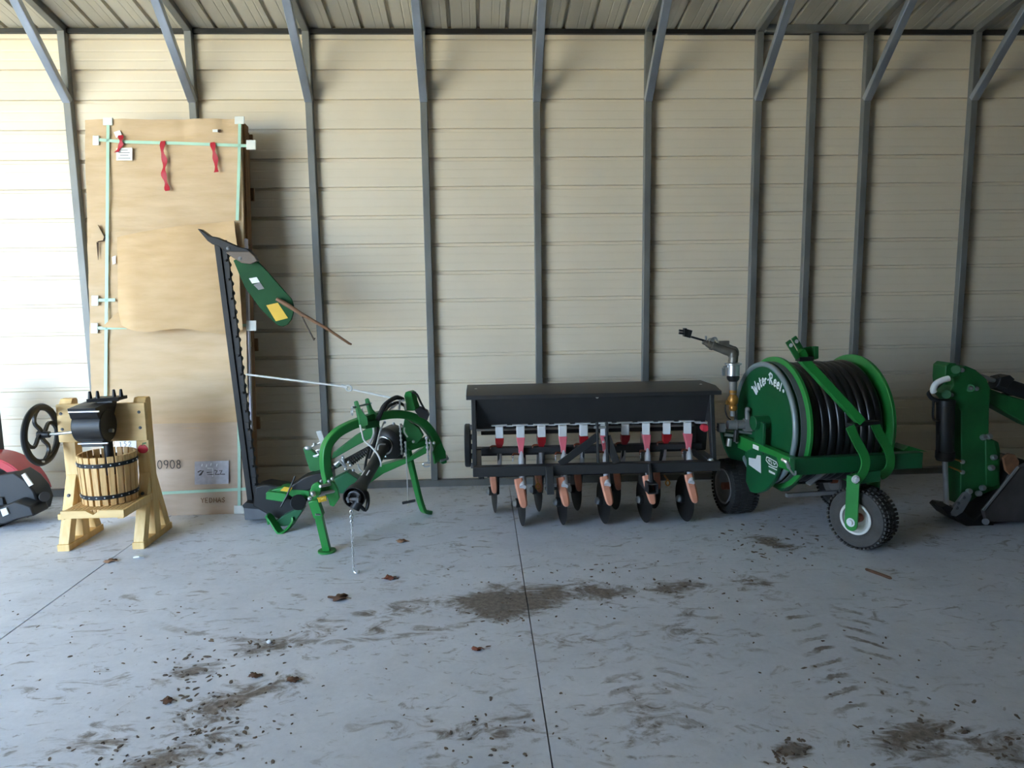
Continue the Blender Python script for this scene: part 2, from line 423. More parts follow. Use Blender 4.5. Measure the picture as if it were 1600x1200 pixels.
# floor: concrete slabs with real saw-cut joints
JX = [.7623, 3.3581, 5.95]; JY = -2.4626
def slab_floor():
    b = B(); xs = [XL - .3] + JX[:2] + [XR + .3]; ys = [YF - .3, JY, .12]
    for i in range(3):
        for j in range(2):
            g = .0028; gy = .0018; gl = .0045
            x0 = xs[i] + (0, gl, g)[i]; x1 = xs[i + 1] - (gl, g, 0)[i]
            y0 = ys[j] + (gy if j else 0); y1 = ys[j + 1] - (gy if j < 1 else 0)
            b.span((x0, y0, -.1), (x1, y1, 0))
    o = fin(b, 'floor', 'floor'); 
    # keep the material's coordinates equal to room coordinates
    c = o.location.copy(); o.data.transform(MX.Translation(c)); o.location = (0, 0, 0)
    return struct(o, 'stained grey concrete floor slabs of the shed', 'floor')
slab_floor()
b = B(); b.span((XL - .3, YF - .3, -.2), (XR + .3, .12, -.1)); struct(fin(b, 'ground_base', 'mud'), 'dark earth under the concrete slabs', 'ground')
b = B(); b.face([(-60, YF - .32, -.12), (60, YF - .32, -.12), (60, -60, -.12), (-60, -60, -.12)]); b.face([(-60, 6, -.13), (XL - .32, 6, -.13), (XL - .32, YF - .32, -.13), (-60, YF - .32, -.13)])
struct(fin(b, 'ground', 'ground'), 'gravel yard outside the open shed', 'ground')

def ribbed(prof, ax, length_vec):
    b = B(); vs0 = [V(p) for p in prof]
    a = [b.bm.verts.new(p) for p in vs0]; c = [b.bm.verts.new(p + V(length_vec)) for p in vs0]
    for i in range(len(a) - 1): b.bm.faces.new((a[i], a[i + 1], c[i + 1], c[i]))
    return b
# back wall: horizontal ribbed steel panels (grooves on the inside face)
PITCH = .2286; ZTOP = 3.6574
prof = [(XL, 0, 3.735)]
n = 0
while True:
    zu = ZTOP - n * PITCH                     # upper edge of the groove
    if zu < .05: break
    prof += [(XL, 0, zu), (XL, .022, zu - .005), (XL, .022, zu - .027), (XL, 0, zu - .033)]
    for k in (1, 2):                          # two faint stiffening beads between grooves
        zc = zu - .026 - (PITCH - .026) * k / 3
        if zc > .02: prof += [(XL, 0, zc + .008), (XL, .0012, zc + .003), (XL, .0012, zc - .003), (XL, 0, zc - .008)]
    n += 1
prof.append((XL, 0, 0))
b = ribbed(prof, 0, (XR - XL, 0, 0)); w = fin(b, 'wall_back', 'panel', ang=10); struct(w, 'beige horizontally ribbed steel back wall', 'wall')
b = B(); b.span((XL, .03, 0), (XR, .05, 3.76)); struct(fin(b, 'wall_back_outer', 'panel'), 'outer skin behind the beige ribbed back wall', 'wall')
# side / front walls
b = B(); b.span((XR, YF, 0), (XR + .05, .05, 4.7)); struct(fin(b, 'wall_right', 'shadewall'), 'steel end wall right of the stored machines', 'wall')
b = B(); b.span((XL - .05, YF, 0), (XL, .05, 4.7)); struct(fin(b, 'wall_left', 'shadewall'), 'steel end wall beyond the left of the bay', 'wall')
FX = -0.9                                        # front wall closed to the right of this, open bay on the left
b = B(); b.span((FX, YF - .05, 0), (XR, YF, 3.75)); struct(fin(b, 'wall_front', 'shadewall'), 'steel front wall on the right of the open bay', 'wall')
# roof panels: ribs run up the slope
def roof():
    b = B()
    for y0, z0, y1, z1 in ((.12, EAVE - .12 * RISE, ridgeY, EAVE - ridgeY * RISE), (ridgeY, EAVE - ridgeY * RISE, YF - .25, EAVE - .05)):
        pr = []; x = XL - .1; k = 0
        while x < XR + .1:
            pr += [(x, 0), (x + .085, 0), (x + .088, .002), (x + .094, .002), (x + .097, 0), (x + .145, 0), (x + .148, .002), (x + .154, .002), (x + .157, 0), (x + .194, 0), (x + .199, .028), (x + .223, .028)]
            x += PITCH
        pr.append((x, 0))
        a = [b.bm.verts.new((px, y0, z0 + dz)) for px, dz in pr]; c = [b.bm.verts.new((px, y1, z1 + dz)) for px, dz in pr]
        for i in range(len(a) - 1): b.bm.faces.new((a[i], a[i + 1], c[i + 1], c[i]))
    o = fin(b, 'ceiling', 'roof', ang=10); struct(o, 'ribbed beige steel roof panels seen from below', 'ceiling')
    b = B()
    for y0, z0, y1, z1 in ((.12, EAVE - .12 * RISE, ridgeY, EAVE - ridgeY * RISE), (ridgeY, EAVE - ridgeY * RISE, YF - .25, EAVE - .05)):
        b.face([(XL - .1, y0, z0 + .05), (XR + .1, y0, z0 + .05), (XR + .1, y1, z1 + .05), (XL - .1, y1, z1 + .05)])
    struct(fin(b, 'roof', 'roof'), 'outer roof skin above the ceiling panels', 'roof')
roof()
# steel frame
T = .057
b = B(); b.span((XL, -.06, 0), (XR, -.003, T)); struct(fin(b, 'baseboard_back', 'galv', bevel=.004), 'galvanized base rail along the foot of the back wall', 'base rail')
b = B(); b.span((XL, -.03, 3.69), (XR, .0, 3.725)); struct(fin(b, 'trim_1', 'black'), 'dark eave strip between back wall and roof', 'trim')
ords = ['first', 'second', 'third', 'fourth', 'fifth', 'sixth', 'seventh', 'eighth', 'ninth', 'tenth', 'eleventh']
ti = 2
place_words = ['at the far left beside the cardboard package', 'behind the tall cardboard package', 'just right of the cardboard package', 'behind the green mower', 'behind the left half of the black seeder',
               'behind the right half of the black seeder', 'left of the reel near the sprinkler gun', 'right of the extra post behind the reel', 'behind the backhoe arm at far right']
for k in range(9):
    x = k * S if k else -.0536
    b = B(); b.span((x - T / 2, -.06, T), (x + T / 2, -.003, 3.70))
    struct(fin(b, f'trim_{ti}', 'galv', bevel=.005), f'galvanized square wall post {place_words[k]}', 'wall post'); ti += 1
    b = B(); y1 = -.80
    # knee brace: open channel lying over the post, rising to the rafter
    b.bar((x, -.045, 3.175), (x, y1, 3.175 + (abs(y1) - .045) * 1.0), T + .006, .05, side=(1, 0, 0))
    struct(fin(b, f'trim_{ti}', 'galvb', bevel=.005), f'slanted knee brace on the post {place_words[k]}', 'knee brace'); ti += 1
    b = B(); b.bar((x, -.02, 3.715), (x, ridgeY, 3.715 - (ridgeY + .02) * RISE), T, T - .004, side=(1, 0, 0))
    b.bar((x, ridgeY, 3.715 - (ridgeY + .02) * RISE), (x, YF + .1, 3.715), T, T - .004, side=(1, 0, 0))
    struct(fin(b, f'trim_{ti}', 'galv', bevel=.004), f'sloping roof rafter above the post {place_words[k]}', 'rafter'); ti += 1
b = B(); b.span((5.895 - T / 2, -.06, T), (5.895 + T / 2, -.003, 3.69)); struct(fin(b, f'trim_{ti}', 'galv', bevel=.005), 'extra narrow wall post under the short header behind the reel', 'wall post'); ti += 1
b = B(); b.span((5.475, -.085, 3.69), (6.32, -.032, 3.745)); struct(fin(b, f'trim_{ti}', 'galv', bevel=.004), 'short horizontal header tube between two wall posts', 'header'); ti += 1

# ================================================================== CARDBOARD PACKAGE
def package():
    H = 2.975; y0, y1 = -.66, -.38
    up = V((0, y1 - y0, sqrt(H * H - (y1 - y0) ** 2))).normalized(); bk = V((0, up.z, -up.y)); ex = V((1, 0, 0))
    root = thing('cardboard_package', 'tall cardboard wrapped package with mint straps leaning on the back wall', 'package', (.78, -.66, 0))
    O = V((0, y0, 0))
    def loc(x, v, d=0): return V((x, 0, 0)) + O + up * v + bk * d
    def onfront(px, py, d=0):
        # intersect the measured sight line with the leaning front plane
        dr = FWD + RGT * ((px - 800) / FOC) - UPV * ((py - 600) / FOC); t = (O - EYE).dot(bk) / dr.dot(bk)
        p = EYE + dr * t; return p.x, (p - O).dot(up)
    xlb, xrb = .19, 1.36; xlt, xrt = .236, 1.378
    def xl(v): return xlb + (xlt - xlb) * v / H
    def xr(v): return xrb + (xrt - xrb) * v / H
    def sheet(x0, x1, v0, v1, nx, nv, disp, th=.01):
        b = B(); F = []; K = []
        for j in range(nv + 1):
            v = v0 + (v1 - v0) * j / nv; fr = []; ba = []
            for i in range(nx + 1):
                s = i / nx; x = x0(v) + (x1(v) - x0(v)) * s; d = disp(s, v, x)
                fr.append(b.bm.verts.new(loc(x, v, d))); ba.append(b.bm.verts.new(loc(x, v, d + th)))
            F.append(fr); K.append(ba)
        for j in range(nv):
            for i in range(nx):
                b.bm.faces.new((F[j][i], F[j][i + 1], F[j + 1][i + 1], F[j + 1][i])); b.bm.faces.new((K[j][i], K[j + 1][i], K[j + 1][i + 1], K[j][i + 1]))
        for j in range(nv):
            for i in (0, nx): b.bm.faces.new((F[j][i], F[j + 1][i], K[j + 1][i], K[j][i]))
        for i in range(nx):
            for j in (0, nv): b.bm.faces.new((F[j][i], K[j][i], K[j][i + 1], F[j][i + 1]))
        return b
    def dmain(s, v, x):
        top = max(0, (v - 2.55) / .42)
        return -.03 * top * (NZ.noise(V((x * 7.5, 1.3, 0))) + .3) - .014 * NZ.noise(V((x * 2.0, v * 5.5, 2))) - .006 * NZ.noise(V((x * 3, v * 19, 4)))
    fin(sheet(xl, xr, .66, H - .002, 40, 90, dmain), 'front_sheet', 'card', root, ang=60)
    def dlow(s, v, x): return -.006 - .007 * NZ.noise(V((x * 4, v * 5, 9)))
    fin(sheet(xl, xr, .0, .70, 30, 24, dlow), 'lower_sheet', 'card3', root, ang=60, label='greyer film wrapped lower cardboard')
    # contents and side wrap
    b = B()
    q = [loc(xl(0) + .01, 0, .02), loc(xr(0) - .006, 0, .02), loc(xr(0) - .006, 0, .13), loc(xl(0) + .01, 0, .13)]
    q += [loc(xl(H) + .01, H - .02, .02), loc(xr(H) - .006, H - .02, .02), loc(xr(H) - .006, H - .02, .13), loc(xl(H) + .01, H - .02, .13)]
    b.hexa(q); fin(b, 'inner_box', 'card', root)
    # wooden pallet behind: two long stringers and cross boards
    p = B()
    for xs in (lambda v: xl(v) + .03, lambda v: (xl(v) + xr(v)) / 2, lambda v: xr(v) - .035):
        p.hexa([loc(xs(a) + e * .019, a, d) for a in (0, H - .03) for e, d in ((-1, .15), (1, .15), (1, .24), (-1, .24))])
    for v in (.05, .62, 1.24, 1.86, 2.42, H - .14):
        p.hexa([loc(x, a, d) for a in (v, v + .1) for x, d in ((xl(v), .13), (xr(v), .13), (xr(v), .152), (xl(v), .152))])
        p.hexa([loc(x, a, d) for a in (v, v + .1) for x, d in ((xl(v), .24), (xr(v) + .008, .24), (xr(v) + .008, .262), (xl(v), .262))])
    fin(p, 'pallet', 'pallet', root, bevel=.003, label='rough brown wooden pallet at the back')
    # side boards on the right flank
    b = B()
    for v0, v1 in ((.02, .62), (.66, 1.27), (1.31, 2.02), (2.05, 2.96)):
        b.hexa([loc(xr(a) + e, a, d) for a in (v0, v1) for e, d in ((-.005, .05), (.012, .05), (.012, .135), (-.005, .135))])
    fin(b, 'side_board', 'pallet', root, bevel=.002)
    # foam strip at right flank
    v0 = onfront(390, 674)[1]; v1 = onfront(388, 372)[1]
    b = B(); b.hexa([loc(xr(a) + e, a, d) for a in (v0, v1) for e, d in ((-.004, .012), (.016, .012), (.016, .05), (-.004, .05))]); fin(b, 'foam_strip', 'foam', root, bevel=.003, label='lilac white foam edge strip')
    def poly(pts, d0, th, name, m, label=None, bevel=0):
        b = B(); b.prism([loc(*onfront(*p), d0) for p in pts], bk * -th); return fin(b, name, m, root, bevel, label=label)
    # straps
    def strap(path, d=-.019, w=.022):
        b = B(); P = [loc(*onfront(*p), d) for p in path]
        side = (P[-1] - P[0]).cross(bk).normalized(); b.sweep(P, w, .002, side); fin(b, 'strap', 'strap', root)
    strap([(171, 186), (170, 300), (169, 420), (167, 610), (165, 700)]); strap([(376, 184), (375, 250), (372, 345)])
    strap([(148, 219), (200, 223), (280, 225), (388, 229)]); strap([(146, 469.5), (182, 469)]); strap([(145, 513), (200, 512)]); strap([(370, 509), (393, 508)])
    strap([(374, 560), (374, 640), (375, 720), (375, 802)]); strap([(150, 780), (260, 769.5), (392, 763)])
    # edge guards
    for x0, y0_, x1, y1_ in ((163, 185, 178, 197), (368, 183, 383, 195), (147, 213, 157, 228), (386, 220, 401, 235), (145, 462, 156, 478), (144, 505, 155, 521), (386, 501, 402, 517), (367, 789, 383, 802)):
        poly([(x0, y0_), (x1, y0_), (x1, y1_), (x0, y1_)], -.016, .012, 'edge_guard', 'guard', bevel=.003)
    # loose flap hanging on the front
    def flap():
        b = B(); rows = []
        L = [(188, 372), (189, 410), (191, 450), (192, 485), (198, 509)]; Rr = [(369, 347), (375, 385), (378, 430), (381, 470), (385, 514)]
        n = 24; m = 20
        for j in range(m + 1):
            t = j / m; k = min(int(t * 4), 3); f = t * 4 - k
            a = V(L[k] + (0,)).lerp(V(L[k + 1] + (0,)), f); c = V(Rr[k] + (0,)).lerp(V(Rr[k + 1] + (0,)), f); fr = []; bk_ = []
            for i in range(n + 1):
                s = i / n; p = a.lerp(c, s); py = p.y - 3 * sin(pi * s) * (1 - t) + (5 * sin(s * 9) + 8 * sin(pi * s)) * t * t
                x, v = onfront(p.x, py)
                d = -.045 - .04 * t - .06 * sin(pi * min(s * 1.15, 1)) * (.25 + .75 * t) - .02 * max(0, 1 - abs(s - .13) * 6) * t - .022 * NZ.noise(V((s * 3, t * 3, 5))) + .025 * max(0, .1 - s) * 10 * t * .5
                fr.append(b.bm.verts.new(loc(x, v, d))); bk_.append(b.bm.verts.new(loc(x, v, d + .006)))
            rows.append((fr, bk_))
        for j in range(m):
            for q in (0, 1):
                for i in range(n): b.bm.faces.new((rows[j][q][i], rows[j][q][i + 1], rows[j + 1][q][i + 1], rows[j + 1][q][i]))
            for i in (0, n): b.bm.faces.new((rows[j][0][i], rows[j + 1][0][i], rows[j + 1][1][i], rows[j][1][i]))
        for i in range(n):
            for j in (0, m): b.bm.faces.new((rows[j][0][i], rows[j][1][i], rows[j][1][i + 1], rows[j][0][i + 1]))
        return fin(b, 'cardboard_flap', 'card2', root, ang=60, label='loose bulging cardboard sheet')
    flap()
    poly([(166, 512), (190, 489), (212, 509), (228, 518), (200, 513)], -.06, .006, 'folded_corner', 'card2')
    # ribbons
    for pts in ([(191, 213), (193, 222), (191, 230), (186, 240)], [(257, 222), (257, 238), (260, 255), (259, 272), (262, 287), (265, 300)], [(334, 224), (337, 238), (339, 252), (341, 271)]):
        b = B(); P = curve([loc(*onfront(*p), -.026 - .012 * (k % 2)) for k, p in enumerate(pts)], 4)
        b.sweep(P, [.03 + .012 * sin(i * 1.1) for i in range(len(P))], .002, (1, 0, .12)); fin(b, 'ribbon', 'ribbon', root, label='red plastic ribbon')
    lb = poly([(184, 233), (209, 232), (209, 252), (184, 252)], -.022, .001, 'address_label', 'paper', 'white printed label')
    b = B()
    for yy, xa, xb in ((236, 192, 202), (240, 188, 205), (244, 190, 203), (248.5, 187, 206)):
        ribbon(b, [(loc(*onfront(xa, yy), -.0232), -bk), (loc(*onfront(xb, yy), -.0232), -bk)], .0022, .0006)
    fin(b, 'print_lines', 'inkg', lb)
    poly([(180, 208), (190, 205), (193, 213), (184, 217)], -.024, .001, 'small_tag', 'paper', 'small white tilted tag'); poly([(334, 204), (342, 203.5), (342, 208), (334, 208)], -.024, .002, 'small_tag', 'paper')
    poly([(342, 204), (347, 204), (346, 209), (342, 208)], -.024, .002, 'hole', 'cut'); poly([(177, 402), (183, 400), (183, 412), (178, 414)], -.02, .001, 'small_tag', 'paper')
    poly([(145, 356), (155, 352), (165, 371), (163, 376), (154, 378), (145, 375)], -.02, .004, 'torn_patch', 'card', 'torn lighter cardboard patch')
    b = B(); b.prism([loc(*onfront(*p), -.018) for p in ((155.5, 352), (158, 357), (167, 372), (165, 377), (156, 379), (154, 378), (163, 375), (164, 370))], bk * -.004)
    b.prism([loc(*onfront(*p), -.018) for p in ((153, 379), (156, 379), (156, 396), (155.5, 407), (154.5, 398))], bk * -.004); fin(b, 'tear', 'cut', root)
    # plastic sleeve with scribble, marker number, faint stamp, partly hidden number card
    sl = poly([(306, 720.5), (359, 719), (359, 755), (306, 756.5)], -.022, .001, 'document_sleeve', 'film', 'clear plastic document sleeve')
    b = B()
    def front(px0, py0, px1, py1, d):
        x0, v0 = onfront(px0, py0); x1, v1 = onfront(px1, py1)
        return lambda u, v: (loc(x0 + u * (x1 - x0), v0 + v * (v1 - v0) , d), -bk)
    pf = front(311, 742, 353, 733, -.0235)
    for st in ([(.0, .6), (.1, .9), (.2, .8), (.12, .1), (.05, .0), (.22, .9)], [(.33, .5), (.55, .55), (.35, .1), (.58, .12)], [(.62, .9), (.72, .8), (.64, .1), (.8, .1)], [(.8, .8), (.9, .9), (.82, .1), (1, .1)]): ribbon(b, [pf(*p) for p in st], .004, .0006)
    fin(b, 'scribble', 'ink', sl)
    b = B()
    for x, y in ((318, 724), (325, 725), (332, 723), (341, 724)):
        b = B(); ribbon(b, [(loc(*onfront(x, y), -.0235), -bk), (loc(*onfront(x - 1, y + 4), -.0235), -bk)], .003, .0006); fin(b, 'glare_streak', 'white', sl)
    b = B(); ribbon(b, [(loc(*onfront(326, 731), -.0235), -bk), (loc(*onfront(334, 731), -.0235), -bk), (loc(*onfront(334, 744), -.0235), -bk)], .0025, .0006); fin(b, 'glare_crease', 'white', sl)
    b = B(); write(b, '0908', front(247, 732, 256.3, 719, -.016), 1.0, .0032, adv=1.0); fin(b, 'marker_number', 'ink', root)
    b = B(); write(b, 'YEDMAS', front(315, 785, 321, 777.5, -.016), 1.0, .0028, adv=1.05); fin(b, 'faint_stamp', 'inkb', root)
    nc = poly([(182, 688), (215, 687.5), (215, 712), (182, 712)], -.02, .0012, 'number_card', 'paper', 'white card partly hidden by the press')
    b = B(); write(b, '152', front(188, 697, 194, 690, -.0215), 1.0, .0026, adv=1.15); fins(b, 'handwriting', 'inkg', nc)
package()

# ================================================================== CIDER PRESS
def press():
    root = thing('cider_press', 'pine cider press with black crank wheel and apple emblem in front of the cardboard package', 'fruit press', (.616, -1.17, 0))
    x1, x2 = .376, .857
    for i, x in enumerate((x1, x2)):
        b = B(); b.span((x - .039, -1.385, 0), (x + .039, -.955, .046)); fin(b, 'foot', 'wood', root, bevel=.004)
        b = B(); b.prism([(x, -1.21, .046), (x, -1.13, .046), (x, -1.13, .97), (x, -1.14, .985), (x, -1.19, .985), (x, -1.21, .955)], (.08, 0, 0)); fin(b, 'upright', 'wood', root, bevel=.003)
        for sgn in (-1, 1):
            yb = -1.17 + sgn * .185; yt = -1.17 + sgn * .042
            b = B(); w = .066 if sgn < 0 else .06
            b.prism([(x, yb - sgn * .05, .046), (x, yb + sgn * .022, .046), (x, yt + sgn * .02, .44), (x, yt, .475), (x, yt, .33)], (w, 0, 0))
            br = fin(b, 'brace', 'wood', root, bevel=.003)
            if sgn < 0: b = B(); b.bolt((x, -1.268, .345), (0, -1, .36), .008, .01); fin(b, 'bolt', 'greyp', br)
    b = B(); b.span((.337, -1.25, .702), (.908, -1.211, .955)); bm_ = fin(b, 'crossbeam', 'woodx', root, bevel=.003)
    for x in (.366, .870):
        for z in (.79, .895): b = B(); b.bolt((x, -1.25, z), (0, -1, 0), .007, .006); fin(b, 'bolt', 'greyp', bm_)
    b = B(); b.span((.416, -1.20, .235), (.817, -1.15, .286)); b.span((.43, -1.5, .25), (.47, -1.12, .287)); b.span((.80, -1.5, .25), (.838, -1.213, .287)); fin(b, 'tray_bearer', 'wood', root, bevel=.003)
    # tray with juice grooves and a notched front lip
    xa, xb = .508, .893; xm = .70
    b = B(); b.prism([(xa, -1.585, .287), (xb, -1.585, .287), (xb, -1.585, .335), (xm + .045, -1.585, .335), (xm + .005, -1.585, .308), (xm - .04, -1.585, .335), (xa, -1.585, .335)], (0, .028, 0))
    tray = fin(b, 'tray', 'woodx', root, bevel=.002)
    b = B(); nsl = 17
    for k in range(nsl):
        x = xa + .004 + (xb - xa - .008) * (k + .5) / nsl; b.span((x - .0085, -1.57, .29), (x + .0085, -1.215, .332))
    b.span((xa, -1.57, .287), (xb, -1.215, .305)); fin(b, 'tray_slats', 'wood2', tray)
    b = B(); b.span((xb - .006, -1.585, .287), (xb + .004, -1.215, .335)); fin(b, 'tray_side', 'wood', tray)
    # grinder
    g0, g1 = .560, .735; gc = V((0, -1.385, .835))
    b = B(); b.lathe([(.02, g0 - .004), (.1, g0 - .004), (.105, g0), (.105, g1), (.1, g1 + .004), (.02, g1 + .004)], (0, gc.y, gc.z), (1, 0, 0), 40)
    b.prism([(g0 + .0875, -1.455, .88), (g0 + .0875, -1.30, .88), (g0 + .0875, -1.235, .985), (g0 + .0875, -1.515, .968), (g0 + .0875, -1.488, .90)], (.172, 0, 0)); b.span((g0 + .02, -1.43, .705), (g1 - .02, -1.33, .77))
    gr = fin(b, 'grinder', 'cast', root, bevel=.003)
    b = B()
    for z, y in ((.945, -1.507), (.728, -1.437)): b.cyl((g0 + .006, y, z), (g1 + .016, y, z), .0065, seg=10)
    b.cyl((g1, -1.385, .80), (g1 + .03, -1.385, .80), .012, seg=10); fin(b, 'tie_rod', 'steel', gr)
    b = B(); b.cyl((g0 + .02, -1.30, .96), (g0 + .02, -1.3, .975), .012); 
    b.prism([(.62, -1.40, .998), (.79, -1.34, .998), (.80, -1.24, .998), (.64, -1.27, .998)], (0, 0, .022)); b.span((.66, -1.36, .975), (.76, -1.27, .99))
    for x, y in ((.632, -1.375), (.672, -1.36), (.745, -1.30), (.785, -1.29)): b.lathe([(.014, 1.005), (.009, 1.05), (.007, 1.056)], (x, y, 0), (0, 0, 1), 10)
    fin(b, 'screw_handle', 'cast', root, bevel=.002)
    b = B(); b.cyl((.70, -1.34, .50), (.70, -1.34, .72), .028, seg=14); fin(b, 'press_screw', 'cast', root)
    # crank wheel
    wc = V((.322, -1.40, .786)); ax = V((cos(radians(1)), sin(radians(1)), 0)); ey = ax.cross(Z3).normalized()
    b = B(); rr = []
    for k in range(8):
        a = 2 * pi * k / 8; rr.append((.178 + .023 * cos(a), .018 * sin(a)))
    b.lathe(rr, wc, ax, 56, loop=True); wh = fin(b, 'crank_wheel', 'cast', root)
    for q in range(4):
        b = B(); P = []
        for k in range(9):
            t = k / 8; r = .02 + .152 * t; a = radians(97 + 90 * q) + .55 * sin(pi * t) * (1 if q % 2 == 0 else 1) - .1 * t
            P.append(wc + Z3 * (r * sin(a)) + ey * (-r * cos(a)))
        b.sweep(P, .016, [.026 - .006 * sin(pi * k / 8) for k in range(9)], ax); fin(b, 'spoke', 'cast', wh)
    b = B(); b.cyl(wc - ax * .02, wc + ax * .05, .026, .02, 16); fin(b, 'hub', 'cast', wh)
    b = B(); b.cyl(wc + ax * .04, V((g0 + .01, gc.y, .80)), .0095, seg=12); fin(b, 'crank_shaft', 'steel', root)
    b = B(); b.cyl(wc - Z3 * .165 + ey * .05 - ax * .0, wc - Z3 * .165 + ey * .05 + ax * .03, .006, seg=8); fin(b, 'bolt', 'steel', wh)
    # apple emblem
    c = V((.857, -1.212, .638)); b = B()
    out = [c + V((.033 * cos(t) * (1 - .12 * sin(t)) , 0, .030 * sin(t) - .008 * abs(cos(t * 1.0)) ** 6 * 0 + (-.010 if abs(t - pi / 2) < .2 else 0))) for t in [2 * pi * k / 28 for k in range(28)]]
    b.prism(out, (0, -.004, 0)); em = fin(b, 'apple_emblem', mat('apple_red', (206, 40, 48), .4), root, label='red apple emblem')
    b = B(); b.bar(c + V((0, -.003, .024)), c + V((.006, -.003, .042)), .005, .003, side=(0, 1, 0)); b.prism([c + V(p) for p in ((.004, -.003, .036), (.018, -.003, .044), (.03, -.003, .04), (.016, -.003, .033))], (0, -.003, 0)); fin(b, 'apple_leaf', 'green2', em)
    # tub
    tub = thing('slatted_tub', 'round slatted wooden tub with two black hoops standing on the cider press tray', 'tub', (.69, -1.345, .334))
    c = V((.69, -1.345, .334)); H = .315; n = 22; b = B()
    for k in range(n):
        a = 2 * pi * (k + .5) / n; w = .037
        e = V((cos(a), sin(a), 0)); t = V((-sin(a), cos(a), 0)); r0, r1 = .154, .165
        b.bar(c + e * r0, c + e * r1 + Z3 * H, w * .87, .016, side=t, w1=w, h1=.016)
    b_ = fin(b, 'staves', 'wood2', tub, bevel=.002)
    for h in (.055, .262):
        r = .154 + .011 * h / H + .0095; b = B(); b.lathe([(r - .002, h - .013), (r + .002, h - .013), (r + .0035, h + .013), (r - .0005, h + .013)], c, Z3, 44, loop=True); hp = fin(b, 'hoop', 'cast', tub)
        b = B()
        for k in range(n):
            a = 2 * pi * (k + .5) / n; e = V((cos(a), sin(a), 0)); b.ball(c + e * (r + .003) + Z3 * h, .0055, sub=1)
        fin(b, 'rivets', 'steel', hp)
    b = B(); b.cyl(c + Z3 * .002, c + Z3 * .012, .147, seg=32); fin(b, 'tub_bottom', 'wood2', tub)
press()

# ================================================================== RED MACHINE (partly in frame at left)
def redm():
    Y = -.62
    root = thing('red_tiller', 'red and black machine cut off by the left frame edge beside the cider press', 'tiller', (pt(10, 800, Y).x, Y, 0))
    c = pt(-8, 782, Y); R = (pt(-8, 782, Y) - pt(-8, 707, Y)).length
    b = B(); P = [c + V((R * .97 * cos(a), 0, R * .985 * sin(a))) for a in [radians(10 + 150 * k / 30) for k in range(31)]]
    b.sweep(P, .22, [.012] * 31, (0, 1, 0)); P2 = [c + (p - c) * .91 - V((0, .1, 0)) for p in P]
    b.sweep(P2, .02, .055, (0, 1, 0)); fin(b, 'hood', 'red', root, bevel=.003)
    b = B(); q = lambda *pp: [pt(x, y, Y - .07) for x, y in pp]
    b.prism(q((-40, 745), (8, 737), (34, 733), (52, 745), (66, 762), (72, 780), (68, 797), (55, 803), (30, 800), (20, 772), (-40, 778)), (0, .2, 0)); fin(b, 'gear_housing', 'plast', root, bevel=.012)
    b = B(); b.prism([pt(x, y, Y - .2) for x, y in ((-40, 800), (2, 792), (22, 783), (36, 778), (60, 786), (66, 800), (40, 806), (20, 813), (-40, 822))], (0, .18, 0)); fin(b, 'blade_guard', 'black', root, bevel=.012)
    b = B(); b.cyl(pt(70, 776, Y - .2), pt(70, 776, Y + .02), .038, seg=20); fin(b, 'end_cap', 'plast', root, bevel=.004)
    b = B(); b.prism([pt(x, y, Y - .182) for x, y in ((34, 742), (39, 739), (52, 757), (46, 760))], (0, .012, 0)); fin(b, 'label_plate', 'meter', root, label='pale grey label on the housing')
    b = B(); b.prism([pt(x, y, Y - .297) for x, y in ((1, 796), (10, 793), (14, 803), (5, 807))], (0, .01, 0)); fin(b, 'label_plate', 'meter', root)
    b = B(); b.span((pt(3, 700, -.45).x - .3, -.5, 0), (pt(3, 700, -.45).x, -.42, pt(2, 608, -.46).z)); fin(b, 'mast', 'black', root, bevel=.006)
    b = B(); b.bar(pt(-40, 690, -.46) + V((0, 0, 0)), pt(30, 760, -.58), .05, .06); fin(b, 'strut', 'black', root)
    b = B(); b.span((pt(8, 812, Y).x - .25, -.86, 0), (pt(30, 812, Y).x, -.5, .03)); fin(b, 'skid', 'black', root, bevel=.008)
redm()

